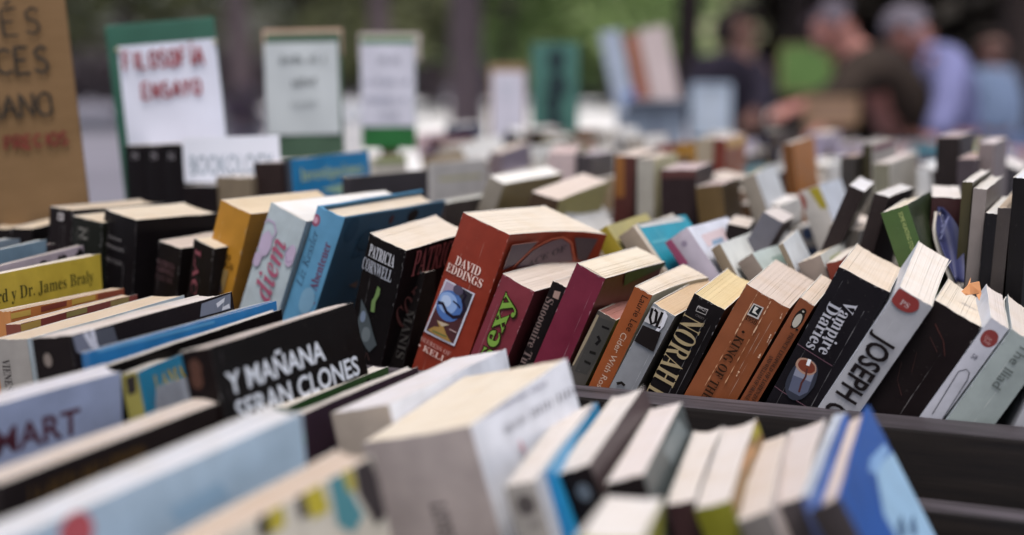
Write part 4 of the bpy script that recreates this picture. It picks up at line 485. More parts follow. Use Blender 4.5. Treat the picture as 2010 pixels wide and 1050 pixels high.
B('A17', (-0.3984, 0.4229, 0.7214, 0.1522, 0.0563, -0.2597, 0.0184, 0.1547, 0.1785), {'label': 'pale sky blue book with a red spot at the bottom left', 'sp': (171, 188, 204), 'rc': (172, 194, 213), 'pg': (199, 199, 204), 'grp': 'books in the near tray'}, [('E', 'r', 0.03417, 0.16935, 0.008, 0.009, (184, 88, 96), 'cover_picture'), ('P', 'r', [(0.07797, 0.16136), (0.10568, 0.16322), (0.11012, 0.15415), (0.08202, 0.15257)], (148, 178, 203), 'cover_picture')])
B('A18', (-0.3187, 0.4717, 0.7217, 0.2181, -0.0548, -0.3446, 0.0221, 0.0932, 0.1712), {'label': 'cream topped book with yellow, teal and black shapes on its front', 'sp': (199, 184, 170), 'rc': (199, 192, 181), 'pg': (194, 176, 161), 'grp': 'books in the near tray'}, [('P', 'r', [(0.03643, 0.1754), (0.04386, 0.1754), (0.04313, 0.16195), (0.03491, 0.16129)], (174, 160, 54), 'cover_picture'), ('P', 'r', [(0.03095, 0.17456), (0.03579, 0.17502), (0.03491, 0.16129), (0.02925, 0.16175)], (46, 42, 42), 'cover_picture'), ('P', 'r', [(0.0548, 0.17386), (0.0643, 0.17306), (0.06565, 0.15832), (0.05577, 0.15827)], (181, 166, 58), 'cover_picture'), ('P', 'r', [(0.06835, 0.17241), (0.07529, 0.17167), (0.0817, 0.1484), (0.07434, 0.14343), (0.0676, 0.15027)], (79, 134, 145), 'cover_picture'), ('P', 'r', [(0.07605, 0.17133), (0.08104, 0.17149), (0.08087, 0.16083), (0.07668, 0.16154)], (172, 159, 55), 'cover_picture'), ('P', 'r', [(0.082, 0.17178), (0.0918, 0.17084), (0.09619, 0.14404), (0.08705, 0.14099), (0.08156, 0.15812)], (58, 51, 54), 'cover_picture'), ('P', 'r', [(0.05088, 0.17448), (0.0548, 0.17386), (0.05515, 0.1609), (0.0497, 0.16114)], (74, 68, 70), 'cover_picture')])
B('A19', (-0.4202, 0.6342, 0.723, -0.0297, -0.0199, 0.0935, 0.0087, 0.1367, 0.1709), {'label': 'thin book with forest green front edge below the CLONES book', 'sp': (60, 87, 55), 'rc': (49, 79, 41), 'pg': (209, 202, 193), 'grp': 'books in the near tray'}, [])
B('A20', (-0.381, 0.6178, 0.7236, -0.0124, -0.0971, 0.049, 0.0065, 0.1391, 0.1744), {'label': 'thin book with dark aubergine front below the green edged one', 'sp': (57, 43, 55), 'rc': (50, 35, 46), 'pg': (204, 196, 190), 'grp': 'books in the near tray'}, [('L', 's', [(0.00493, 0.1666), (0.00249, 0.15847)], 0.003, (49, 72, 46), 'emblem')])
B('A21', (-0.3213, 0.6236, 0.7272, 0.02, -0.2268, 0.001, 0.0349, 0.1452, 0.1803), {'label': 'white paperback with beige spine left of the thick cream block', 'sp': (163, 151, 140), 'rc': (213, 216, 225), 'pg': (214, 209, 211), 'grp': 'books in the near tray'}, [])
B('A22', (-0.2688, 0.6028, 0.7294, 0.0921, -0.2453, -0.0162, 0.0608, 0.1187, 0.1787), {'label': 'thickest paperback with broad cream top, mauve grey spine and white front', 'sp': (170, 158, 155), 'rc': (214, 216, 224), 'pg': (218, 206, 189), 'grp': 'books in the near tray'}, [('T', 's', 'LEYES', 0.00275, 0.13463, 0.01981, 0.009, -1.5708, (68, 62, 61), 'b', 'title'), ('L', 'r', [(0.01475, 0.18005), (0.01446, 0.17809)], 0.00134, (92, 90, 114), 'title'), ('L', 'r', [(0.01757, 0.17985), (0.01728, 0.17788)], 0.00142, (92, 90, 114), 'title'), ('L', 'r', [(0.02042, 0.17965), (0.02013, 0.17767)], 0.00146, (92, 90, 114), 'title'), ('L', 'r', [(0.02329, 0.17944), (0.02299, 0.17746)], 0.00156, (92, 90, 114), 'title'), ('L', 'r', [(0.02617, 0.17924), (0.02588, 0.17724)], 0.00142, (92, 90, 114), 'title'), ('L', 'r', [(0.02908, 0.17903), (0.02879, 0.17703)], 0.00155, (92, 90, 114), 'title'), ('L', 'r', [(0.03202, 0.17882), (0.03172, 0.17681)], 0.00092, (92, 90, 114), 'title'), ('L', 'r', [(0.03497, 0.17861), (0.03467, 0.1766)], 0.00123, (92, 90, 114), 'title'), ('L', 'r', [(0.03795, 0.1784), (0.03765, 0.17638)], 0.00156, (92, 90, 114), 'title'), ('L', 'r', [(0.04095, 0.17819), (0.04065, 0.17616)], 0.00135, (92, 90, 114), 'title'), ('L', 'r', [(0.04397, 0.17797), (0.04367, 0.17593)], 0.00153, (92, 90, 114), 'title'), ('L', 'r', [(0.04702, 0.17776), (0.04672, 0.17571)], 0.00098, (92, 90, 114), 'title'), ('L', 'r', [(0.05009, 0.17754), (0.04978, 0.17548)], 0.00123, (92, 90, 114), 'title'), ('L', 'r', [(0.05319, 0.17732), (0.05288, 0.17525)], 0.00107, (92, 90, 114), 'title'), ('L', 'r', [(0.0563, 0.1771), (0.056, 0.17502)], 0.00128, (92, 90, 114), 'title'), ('L', 'r', [(0.05945, 0.17687), (0.05914, 0.17479)], 0.0013, (92, 90, 114), 'title'), ('L', 'r', [(0.06262, 0.17665), (0.06231, 0.17456)], 0.00091, (92, 90, 114), 'title'), ('L', 'r', [(0.06903, 0.17619), (0.06872, 0.17409)], 0.00105, (92, 90, 114), 'title'), ('L', 'r', [(0.07228, 0.17596), (0.07196, 0.17385)], 0.0011, (92, 90, 114), 'title'), ('L', 'r', [(0.07555, 0.17573), (0.07523, 0.17361)], 0.00154, (92, 90, 114), 'title'), ('L', 'r', [(0.07885, 0.17549), (0.07853, 0.17336)], 0.00144, (92, 90, 114), 'title'), ('L', 'r', [(0.08217, 0.17526), (0.08185, 0.17312)], 0.00101, (92, 90, 114), 'title'), ('L', 'r', [(0.08552, 0.17502), (0.0852, 0.17287)], 0.00146, (92, 90, 114), 'title'), ('L', 'r', [(0.03161, 0.16871), (0.03097, 0.16444)], 0.001, (60, 60, 76), 'title'), ('L', 'r', [(0.03579, 0.16849), (0.03516, 0.1642)], 0.00133, (60, 60, 76), 'title'), ('L', 'r', [(0.04003, 0.16826), (0.03939, 0.16395)], 0.00099, (60, 60, 76), 'title'), ('L', 'r', [(0.04431, 0.16803), (0.04366, 0.16369)], 0.0009, (60, 60, 76), 'title'), ('L', 'r', [(0.04864, 0.1678), (0.04799, 0.16344)], 0.00151, (60, 60, 76), 'title'), ('L', 'r', [(0.05301, 0.16756), (0.05236, 0.16318)], 0.00105, (60, 60, 76), 'title'), ('L', 'r', [(0.06191, 0.16709), (0.06125, 0.16265)], 0.00105, (60, 60, 76), 'title'), ('L', 'r', [(0.06643, 0.16685), (0.06577, 0.16239)], 0.00159, (60, 60, 76), 'title'), ('L', 'r', [(0.07101, 0.1666), (0.07034, 0.16211)], 0.00151, (60, 60, 76), 'title'), ('L', 'r', [(0.07564, 0.16635), (0.07496, 0.16184)], 0.0011, (60, 60, 76), 'title'), ('L', 'r', [(0.08032, 0.1661), (0.07964, 0.16156)], 0.00157, (60, 60, 76), 'title'), ('L', 'r', [(0.08505, 0.16585), (0.08437, 0.16128)], 0.00128, (60, 60, 76), 'title'), ('L', 'r', [(0.09468, 0.16533), (0.09399, 0.16072)], 0.00137, (60, 60, 76), 'title'), ('L', 'r', [(0.09958, 0.16507), (0.09888, 0.16043)], 0.00104, (60, 60, 76), 'title'), ('L', 'r', [(0.10454, 0.1648), (0.10384, 0.16013)], 0.00156, (60, 60, 76), 'title'), ('L', 'r', [(0.10956, 0.16453), (0.10885, 0.15984)], 0.00138, (60, 60, 76), 'title'), ('L', 'r', [(0.11464, 0.16426), (0.11392, 0.15954)], 0.00158, (60, 60, 76), 'title'), ('L', 'r', [(0.04092, 0.15789), (0.04009, 0.15229)], 0.00153, (200, 128, 136), 'title'), ('L', 'r', [(0.04307, 0.15529), (0.04223, 0.14968)], 0.00111, (200, 128, 136), 'title')])
B('A23', (-0.2033, 0.5801, 0.7255, 0.0233, -0.279, 0.1839, 0.0147, 0.142, 0.172), {'label': 'white topped paperback with grey spine and dark oval mark, beside the blue cover', 'sp': (148, 143, 139), 'rc': (201, 200, 204), 'pg': (214, 206, 201), 'grp': 'books in the near tray'}, [('E', 's', 0.00046, 0.16195, 0.0045, 0.005, (74, 68, 68), 'emblem'), ('L', 's', [(-0.00059, 0.15245), (0.00474, 0.15231)], 0.003, (121, 116, 115), 'title')])
B('A24', (-0.1879, 0.6014, 0.725, 0.0111, -0.3395, 0.1999, 0.0061, 0.1362, 0.1764), {'label': 'thin cyan blue book standing between grey and black spines', 'sp': (27, 117, 172), 'rc': (39, 144, 195), 'pg': (37, 135, 178), 'grp': 'books in the near tray'}, [])
B('A25', (-0.1713, 0.6219, 0.7275, 0.0934, -0.3917, 0.0878, 0.0185, 0.1251, 0.1768), {'label': 'white topped book with black spine and dark brown front, right of the cyan one', 'sp': (30, 24, 25), 'rc': (73, 61, 61), 'pg': (214, 206, 201), 'grp': 'books in the near tray'}, [('E', 's', 0.00186, 0.16501, 0.0035, 0.0045, (87, 96, 106), 'emblem')])
B('A26', (-0.1615, 0.6139, 0.7265, 0.0514, -0.2983, 0.1458, 0.0178, 0.1253, 0.1708), {'label': 'white topped book with smoky grey green front in the middle of the near tray', 'sp': (34, 28, 28), 'rc': (79, 85, 84), 'pg': (216, 206, 203), 'grp': 'books in the near tray'}, [('P', 'r', [(0.05095, 0.16737), (0.10363, 0.16774), (0.11662, 0.1552), (0.06057, 0.15486)], (123, 131, 131), 'cover_picture')])
B('A27', (-0.1501, 0.6236, 0.7245, 0.0716, -0.2402, 0.1629, 0.0134, 0.1101, 0.1597), {'label': 'slim white topped book with dark maroon spine', 'sp': (58, 38, 39), 'rc': (137, 125, 132), 'pg': (213, 204, 198), 'grp': 'books in the near tray'}, [])
B('A28', (-0.1142, 0.6179, 0.7265, 0.074, -0.3461, 0.1429, 0.0169, 0.1211, 0.1664), {'label': 'white topped book with olive yellow spine and gold brown picture front', 'sp': (117, 116, 35), 'rc': (134, 105, 66), 'pg': (213, 204, 199), 'grp': 'books in the near tray'}, [('P', 'r', [(0.09861, 0.16852), (0.12337, 0.16382), (0.12082, 0.15826), (0.09121, 0.16257)], (160, 148, 56), 'cover_picture'), ('P', 'r', [(0.05024, 0.16867), (0.0903, 0.16233), (0.08847, 0.15793), (0.04145, 0.16392)], (184, 138, 92), 'cover_picture')])
B('A29', (-0.0859, 0.6103, 0.7269, 0.0314, -0.3963, 0.1662, 0.0149, 0.1261, 0.1671), {'label': 'cream topped book with grey spine, right of the olive yellow spine', 'sp': (109, 104, 103), 'rc': (183, 172, 167), 'pg': (206, 194, 186), 'grp': 'books in the near tray'}, [])
B('A30', (-0.0742, 0.6462, 0.7275, 0.109, -0.4246, 0.0846, 0.0177, 0.109, 0.1683), {'label': 'pale topped book with dark grey spine, left of the pale blue wrap', 'sp': (78, 72, 74), 'rc': (175, 169, 169), 'pg': (203, 192, 188), 'grp': 'books in the near tray'}, [])
B('A31', (-0.0674, 0.6251, 0.7255, 0.0693, -0.3716, 0.0616, 0.004, 0.1281, 0.1747), {'label': 'thin pale blue wrapped book before the vivid blue hardcover', 'sp': (95, 109, 159), 'rc': (171, 189, 213), 'pg': (175, 184, 199), 'grp': 'books in the near tray'}, [])
B('A32', (-0.0321, 0.6076, 0.7278, 0.0797, -0.4797, 0.0561, 0.0146, 0.1386, 0.1855), {'label': 'vivid blue hardcover with sky picture, rightmost in the near tray', 'sp': (58, 52, 54), 'rc': (36, 79, 150), 'lc': (81, 109, 173), 'pg': (211, 196, 188), 'hc': 1, 'grp': 'books in the near tray'}, [('P', 'r', [(0.0846, 0.16844), (0.14829, 0.15835), (0.13779, 0.10728), (0.06122, 0.13167), (0.0574, 0.15461)], (148, 182, 211), 'cover_picture'), ('P', 'r', [(0.08479, 0.17388), (0.12862, 0.16676), (0.13122, 0.16145), (0.08158, 0.16681), (0.06971, 0.1726)], (128, 164, 206), 'cover_picture'), ('P', 'r', [(0.07107, 0.14366), (0.09063, 0.14118), (0.0785, 0.13512), (0.06149, 0.13958)], (63, 90, 123), 'cover_picture'), ('P', 'r', [(0.09544, 0.13363), (0.11427, 0.1322), (0.10293, 0.12629), (0.08772, 0.12987)], (63, 90, 123), 'cover_picture')])
B('A33', (-0.1634, 0.4469, 0.7268, -0.128, -0.0084, 0.2341, 0.0239, 0.0976, 0.1801), {'label': 'closest yellow covered book with out of focus white top at the bottom edge', 'sp': (160, 155, 66), 'rc': (157, 152, 43), 'lc': (169, 164, 81), 'pg': (222, 215, 210), 'grp': 'books in the near tray'}, [])
# ---------------------------------------------------------------- blurred rows further back
PAL = [('white topped', '9c948c', 'd6d4d2'), ('brown', '4a3626', '6e5038'), ('black', '1c181a', '2a2526'), ('dark brown', '2e2420', '3a2e28'), ('brick red', '7a3226', '84402e'), ('pale grey', '9c9894', 'b6b2b0'), ('tan', '7a684e', 'a08c70'),
       ('olive', '5e562c', '6c6434'), ('navy', '2a3048', '323a58'), ('lilac', '9a90a4', 'aaa0b2'), ('ivory', 'b8ac94', 'c8bea8'), ('charcoal', '3a373c', '444046'), ('teal', '2e6470', '38727e'), ('maroon', '4c1e26', '58242c'), ('pink', 'b49ca0', 'c4acb0'), ('ochre', '94681e', 'a07428')]
ORD = ['first', 'second', 'third', 'fourth', 'fifth', 'sixth', 'seventh', 'eighth', 'ninth', 'tenth', 'eleventh', 'twelfth', 'thirteenth', 'fourteenth', 'fifteenth', 'sixteenth', 'seventeenth', 'eighteenth', 'nineteenth', 'twentieth']
ORD += ['twenty-' + o for o in ORD[:9]] + ['thirtieth'] + ['thirty-' + o for o in ORD[:9]]
def row_x(px, y):
    d = FW + RT * ((px - 1005) / 2790) - UP * ((330 - 525) / 2790)
    return d.x / d.y * y
taken = [(o.location.x, o.location.y) for o in COL.objects if o.get('category') == 'book']
def fill(rowname, y, px0, px1, h0, h1, bright, seed, leans=(-22, 10), tk=(.012, .034)):
    rnd = random.Random(seed); x = row_x(px0, y); x1 = row_x(px1, y); n = 0; ln = 0
    while x < x1 and n < 38:
        t = rnd.uniform(*tk)
        if any(abs(bx - x - t / 2) < .5 * t + .008 and -.10 < by - y < .10 for bx, by in taken): x += .012; continue
        pal = PAL[0] if rnd.random() < bright else rnd.choice(PAL[1:])
        if rnd.random() < .25: ln = rnd.uniform(*leans)
        le = math.radians(ln + rnd.gauss(0, 5)) if rnd.random() < .85 else math.radians(rnd.choice((-30, -24, 22))); h = rnd.uniform(h0 - .012, h1 + .004); d = rnd.uniform(.105, .125)
        pg = rnd.choice(['dcd4cc', 'e4e0dc', 'e6e6e8', 'e6e2e0', 'd2c6bc'])
        lw = 'leaning left' if le < -.12 else 'leaning right' if le > .12 else 'upright'
        st = dict(label=f'{pal[0]} book {lw}, {ORD[n]} from left in the {rowname}', sp=pal[1], rc=pal[2], lc=pal[1], pg=pg, grp='blurred fill of books in the back rows')
        ink = rnd.choice(['c8c0b4', '2a2628', 'b09a60', '7a2c28', 'd8d4d0', '34405c']); dz = []
        if rnd.random() < .75 and ink[:1] != pal[1][:1]:
            a = h * rnd.uniform(.55, .75); dz.append(('L', 's', [(rnd.uniform(-.15, .15) * t, a), (0, h * rnd.uniform(.82, .92))], t * rnd.uniform(.25, .5), ink, 'title'))
            if rnd.random() < .5: dz.append(('E', 's', 0, h * .95, t * .2, t * .2, ink, 'emblem'))
        if rnd.random() < .3: dz.append(('P', 'r', [(d * .15, h * .6), (d * .85, h * .6), (d * .85, h * .85), (d * .15, h * .85)], ink, 'cover_picture'))
        book('%s%d' % (rowname, n), (x + t / 2, y + rnd.uniform(-.01, .01), .787 + t / 2 * abs(math.sin(le)), 0, le, math.radians(rnd.uniform(-5, 5)), t, d, h), st, dz, fine=False)
        x += t / math.cos(le) + rnd.uniform(.001, .004); n += 1
fill('row behind the tan spines', 1.20, 1095, 1740, .158, .170, .93, 1, tk=(.022, .045))
fill('row behind the turquoise book', 1.335, 1095, 1640, .150, .162, .85, 9, tk=(.022, .045))
fill('row level with the orange book', 1.47, 1110, 1830, .15, .172, .35, 2)
fill('row crossing the amber spine', 1.61, 860, 1830, .155, .185, .4, 3, tk=(.010, .026))
fill('row just past the amber spine', 1.76, 850, 1900, .165, .19, .4, 4, tk=(.010, .026))
fill('row below the sea green board', 1.95, 850, 1930, .165, .195, .4, 5, tk=(.010, .026))
fill('farthest row on the table', 2.2, 860, 1960, .17, .20, .35, 6, tk=(.010, .026))
# curled navy cover and orange scrap
V = []; F = []
p0 = at(1872, 545, 1.03)
n = 14; b0 = at(1886, 556, 1.02); tp = at(1857, 410, 1.06)
for i in range(n + 1):
    s = i / n; c = b0.lerp(tp, s); wd = .0085 * math.sin(math.pi * min(1, .25 + .75 * (1 - s) ** .8) * .92 + .08) * (1 - s ** 6) + .001
    for j in range(5):
        q = j / 4 - .5
        V.append(tuple(c + RT * q * 2 * wd + FH * (.012 * math.cos(q * 3) + .01 * s * s)))
for i in range(n):
    for j in range(4): F.append((i * 5 + j, i * 5 + j + 1, i * 5 + j + 6, i * 5 + j + 5))
r = empty('book', b0, 'navy booklet with curled cover standing bent beside the maroon book', 'book', 'dark books at the right behind the sharp row')
for k, (nm, off, mt) in enumerate((('cover', 0, m_cover('33365a', .35)), ('page_block', .004, m_page('e0d8d0')))):
    vv = [(x - b0.x + FH.x * off, y - b0.y + FH.y * off, z - b0.z - .004 * k) for x, y, z in V]
    o = link(nm, vv, F, mt, r, smooth=True); sm = o.modifiers.new('s', 'SOLIDIFY'); sm.thickness = .0006 if k == 0 else .003; sm.offset = 0
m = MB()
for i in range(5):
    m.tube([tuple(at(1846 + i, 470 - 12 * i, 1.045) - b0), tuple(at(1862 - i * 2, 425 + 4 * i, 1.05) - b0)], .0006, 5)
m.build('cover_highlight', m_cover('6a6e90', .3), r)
rnd = random.Random(4); V = []; F = []
for a, b_, c in (((1887, 572), (1903, 556), (1904, 578)), ((1903, 556), (1922, 552), (1926, 575)), ((1904, 578), (1903, 556), (1926, 575)), ((1898, 562), (1905, 545), (1903, 560)), ((1916, 578), (1926, 575), (1922, 590)), ((1887, 572), (1904, 578), (1896, 580))):
    b = len(V)
    for k, p in enumerate((a, b_, c)): V.append(tuple(at(p[0], p[1], .935 + .006 * rnd.random()) - at(1905, 575, .94)))
    F.append((b, b + 1, b + 2))
o = link('paper_scrap', V, F, m_plain('e0a070', .6, var=.2, name='scrap')); o.location = at(1905, 575, .94); sm = o.modifiers.new('s', 'SOLIDIFY'); sm.thickness = .0006
tag(o, 'crumpled orange paper scrap on the black trade paperback', 'paper scrap')
# ---------------------------------------------------------------- signs
STK = {'A': [[(0, 0), (.35, 1), (.7, 0)], [(.15, .38), (.56, .38)]], 'C': [[(.62, .85), (.4, 1), (.12, .8), (.02, .5), (.12, .15), (.4, 0), (.64, .15)]], 'E': [[(.6, 1), (.05, 1), (.05, 0), (.62, 0)], [(.05, .53), (.5, .53)]],
       'F': [[(.6, 1), (.05, 1), (.05, 0)], [(.05, .53), (.5, .53)]], 'I': [[(.3, 1), (.3, 0)]], 'L': [[(.05, 1), (.05, 0), (.55, 0)]], 'N': [[(.05, 0), (.05, 1), (.6, 0), (.6, 1)]], 'O': [[(.35, 1), (.08, .8), (.02, .5), (.1, .15), (.35, 0), (.6, .15), (.66, .5), (.6, .85), (.35, 1)]],
       'P': [[(.05, 0), (.05, 1), (.45, 1), (.6, .8), (.45, .52), (.05, .5)]], 'R': [[(.05, 0), (.05, 1), (.45, 1), (.6, .8), (.45, .52), (.05, .5)], [(.3, .5), (.62, 0)]], 'S': [[(.58, .86), (.35, 1), (.08, .82), (.15, .58), (.5, .45), (.6, .2), (.35, 0), (.04, .12)]],
       'U': [[(.05, 1), (.05, .25), (.3, 0), (.55, .25), (.58, 1)]], 'Y': [[(.02, 1), (.32, .5)], [(.64, 1), (.3, .5), (.28, 0)]], "'": [[(.2, 1.15), (.45, 1.32)]]}
def scrawl(text, x, z, h, wd, seed, sp=.85, slant=.0, wf=.95):
    """hand lettering as felt-pen strokes in the board's plane"""
    rnd = random.Random(seed); V = []; F = []
    for ch in text:
        if ch == ' ': x += h * .5; continue
        up = False
        if ch in 'ÉÍ': up = True; ch = {'É': 'E', 'Í': 'I'}[ch]
        for st in STK[ch] + (STK["'"] if up else []):
            pts = [Vector((x + px * h * wf + pz * h * slant + rnd.uniform(-.03, .03) * h, z + pz * h + rnd.uniform(-.03, .03) * h)) for px, pz in st]
            fine = [pts[0]]
            for a, b in zip(pts, pts[1:]): fine += [a.lerp(b, k / 4) for k in range(1, 5)]
            b0 = len(V)
            for i, p in enumerate(fine):
                t = (fine[min(i + 1, len(fine) - 1)] - fine[max(i - 1, 0)]).normalized(); nn = Vector((-t.y, t.x)) * wd / 2 * rnd.uniform(.8, 1.15)
                V += [(p + nn).to_tuple(), (p - nn).to_tuple()]
                if i: F.append((b0 + 2 * i - 2, b0 + 2 * i - 1, b0 + 2 * i + 1, b0 + 2 * i))
        x += h * (sp if ch != 'I' else sp * .65)
    return V, F
def sign(label, px, pyb, Z, w, h, board, lean=0, tiltz=0, stake=True, th=.006):
    """upright board facing the viewer; local x right, z up from the board's lower edge"""
    o = at(px, pyb, Z)
    r = empty('sign_board', o, label, 'sign', 'signs among the books', (0, lean, PSI + tiltz))
    m = MB(); m.box(-w / 2, w / 2, 0, th, 0, h); m.build('board', board, r, bevel=.002)
    if stake:
        m = MB(); m.box(-.012, .012, th + .001, th + .012, -(o.z - .787), h * .7); m.build('stake', m_wood('6a5238', '8a6c4a'), r)
    return r
def paper(r, x0, x1, z0, z1, col, lift=-.0012, name='paper'):
    n = 8; V = []; F = []
    for i in range(n + 1):
        for j in range(n + 1): V.append((x0 + (x1 - x0) * i / n, lift - .0008 * math.sin(i * 1.1 + j * .7), z0 + (z1 - z0) * j / n))
    for i in range(n):
        for j in range(n): F.append((i * (n + 1) + j, (i + 1) * (n + 1) + j, (i + 1) * (n + 1) + j + 1, i * (n + 1) + j + 1))
    return link(name, V, F, m_plain(col, .85, .15, var=.03, scale=30, name='paper'), r, smooth=True)
def letter(r, VF, col, lift=-.003, name='lettering'):
    link(name, [(a, lift, b) for a, b in VF[0]], VF[1], m_plain(col, .7, .2, var=.25, scale=90, name='ink'), r)
def dashes(r, x0, x1, z, h, seed, col, name='lettering'):
    rnd = random.Random(seed); V = []; F = []; x = x0
    while x < x1:
        w = rnd.uniform(.25, .5) * h
        if rnd.random() > .14:
            b = len(V); q = rnd.uniform(.75, 1.1) * h; V += [(x, z), (x + w * .45, z), (x + w * .45, z + q), (x, z + q)]; F.append((b, b + 1, b + 2, b + 3))
            if rnd.random() > .4:
                b = len(V); zz = z + rnd.choice([0, .45, .8]) * h; V += [(x, zz), (x + w, zz), (x + w, zz + h * .2), (x, zz + h * .2)]; F.append((b, b + 1, b + 2, b + 3))
        x += w * 1.25
    letter(r, (V, F), col, name=name)
card = m_wood('6a5236', '806548', .85, (2, 9, 9))
mpp = lambda Z: Z / 2790.0
# big cardboard sign, left
Z = 1.27; k = mpp(Z)
r = sign('large brown cardboard sign with marker capitals, cut off at the left edge', 12, 455, Z, 330 * k, 470 * k, card, lean=-.078, tiltz=.08)
for tx, x, y, hh, c, w in (('ÉS', 28, 78, 50, '2e2a26', 5), ('UCES', -28, 152, 50, '2e2a26', 6.5), ('IANO', -12, 236, 46, '2e2a26', 6), ('PRECIOS', 6, 294, 24, '6e2c2a', 5)):
    sc = {'ÉS': .86, 'UCES': .72, 'IANO': .72, 'PRECIOS': .78}[tx]
    letter(r, scrawl(tx, (x + 14) * k, (455 - y) * k, hh * k, w * k, len(tx), sc), c)
# green board FILOSOFIA ENSAYO
Z = 1.46; k = mpp(Z); green = m_plain('2f5a4c', .5, .4, var=.15, name='board')
r = sign('green board with white sheet handwritten FILOSOFÍA ENSAYO in red', 352, 395, Z, 212 * k, 350 * k, green, lean=-.082)
paper(r, -86 * k, 106 * k, 104 * k, 308 * k, 'd3d6e6')
letter(r, scrawl('FILOSOFÍA', -76 * k, 262 * k, 33 * k, 5.4 * k, 11, .58, .0, .66), '8e2c34', lift=-.0042)
letter(r, scrawl('ENSAYO', -46 * k, 204 * k, 30 * k, 5.4 * k, 12, .66, .0, .74), '8e2c34', lift=-.0042)
for sx in (-84, 104):
    m = MB(); m.tube([(sx * k, -.001, 302 * k), (sx * k, -.004, 302 * k)], .0022, 8); m.build('pin', m_plain('b0a890', .3), r)
# white BOOKOLOGY card
Z = 1.38; k = mpp(Z)
r = empty('sign_board', at(457, 356, Z), 'white card with stencilled teal grey word BOOKOLOGY', 'sign', 'signs among the books', (0, -.03, PSI - .06))
m = MB(); m.box(-96 * k, 96 * k, 0, .0015, 0, 88 * k); m.build('board', m_plain('d9dce8', .8, var=.03, name='card'), r)
g, f, wd = glyphs('BOOKOLOGY', 'n'); L = 165 * k
letter(r, ([(x * L / wd, 34 * k + y * 38 * k) for x, y in g], f), '7d8e9c', lift=-.0004)
m = MB(); m.box(-.01, .01, .0025, .012, -(at(457, 356, Z).z - .787), 40 * k); m.build('stake', m_wood('6a5238', '8a6c4a'), r)
# second and third sheet signs
Z = 1.62; k = mpp(Z)
r = sign('grey green board with printed grey white sheet and frayed cardboard top', 603, 312, Z, 146 * k, 244 * k, m_plain('48604e', .6, var=.2, name='board'), lean=-.02)
paper(r, -76 * k, 68 * k, 48 * k, 226 * k, 'bcc2c6')
m = MB(); m.box(-80 * k, 76 * k, .007, .012, 200 * k, 252 * k); m.build('cardboard_back', m_plain('b59a88', .9, var=.15, name='cardboard'), r, bevel=.002)
dashes(r, -45 * k, 40 * k, 186 * k, 15 * k, 21, '50585c'); dashes(r, -22 * k, 22 * k, 142 * k, 15 * k, 22, '444a4e'); dashes(r, -26 * k, 22 * k, 102 * k, 11 * k, 23, '8c9296')
Z = 1.92; k = mpp(Z)
r = sign('smaller white sheet sign with bright green base and four blurred lines', 764, 292, Z, 106 * k, 216 * k, m_plain('2a6a38', .5, var=.12, name='board'), lean=0)
paper(r, -54 * k, 52 * k, 44 * k, 204 * k, 'c6c6d4')
m = MB(); m.box(-58 * k, 62 * k, .007, .011, 170 * k, 224 * k); m.build('cardboard_back', m_plain('c0b4b0', .9, var=.1, name='cardboard'), r, bevel=.002)
dashes(r, -22 * k, 18 * k, 166 * k, 14 * k, 31, '5c6070'); dashes(r, -46 * k, 40 * k, 126 * k, 11 * k, 32, '70758a'); dashes(r, -44 * k, 34 * k, 90 * k, 11 * k, 33, '7c8296'); dashes(r, -24 * k, 18 * k, 62 * k, 8 * k, 34, '9498a8')
# small framed white sign, green board
Z = 2.7; k = mpp(Z)
r = sign('small white sign framed in tan wood beside the tree trunk', 997, 292, Z, 74 * k, 164 * k, m_plain('94785c', .8, name='board'))
paper(r, -31 * k, 33 * k, 8 * k, 150 * k, 'c9c6d4'); dashes(r, -14 * k, 14 * k, 118 * k, 9 * k, 41, 'a8b8c4'); dashes(r, -18 * k, 16 * k, 96 * k, 7 * k, 42, 'b0bcc8')
Z = 2.9; k = mpp(Z)
r = sign('tall sea green board with dark blotched figure, right of the tan framed sign', 1089, 300, Z, 92 * k, 214 * k, m_plain('456e66', .5, var=.1, name='board'))
V = []; F = []
for cx, cz, rx, rz in ((2, 180, 17, 24), (4, 130, 20, 26), (-4, 95, 16, 20), (-2, 55, 20, 24)):
    b = len(V); V += [((cx + rx * math.cos(a * .4)) * k, (cz + rz * math.sin(a * .4)) * k) for a in range(16)]; F.append(tuple(range(b, b + 16)))
letter(r, (V, F), '26363a', lift=-.001, name='painted_figure')
# slanted poster stand further back
Z = 3.9; k = mpp(Z)
r = empty('poster_stand', at(1290, 300, Z), 'tall leaning poster stand in pale blue, rust red and pinkish white strips', 'poster stand', None, (0, -.22, PSI))
for nm, x0, x1, z0, z1, c in (('grey_panel', -62, -22, 60, 252, 'a4aec0'), ('blue_panel', -40, -20, 60, 130, '6a82b8'), ('red_panel', -18, 10, 70, 236, '96604e'), ('white_panel', 12, 66, 0, 240, 'c4b4b4')):
    m = MB(); yy = .0 if nm != 'blue_panel' else -.008
    m.box(x0 * k, x1 * k, yy, yy + .006, z0 * k, z1 * k); m.build(nm, m_plain(c, .6, var=.08, name='poster'), r)
m = MB(); m.tube([(0, .02, 230 * k), (.1, .5, -at(1290, 300, Z).z / math.cos(.22) + .02)], .012, 8); m.tube([(-.02, .015, -at(1290, 300, Z).z / math.cos(.22) + .02), (0, .015, 240 * k)], .012, 8); m.build('support', m_plain('77727a', .5), r)
c = at(1285, 305, 3.3); k = mpp(3.3)
r = empty('carton', c, 'pale blue grey carton with half open flaps below the leaning poster stand', 'carton', None, (0, 0, PSI + .1))
m = MB(); m.box(-60 * k, 60 * k, 0, .12, -.12, 82 * k); m.build('box', m_plain('98a2b2', .8, var=.08, name='carton'), r, bevel=.003)
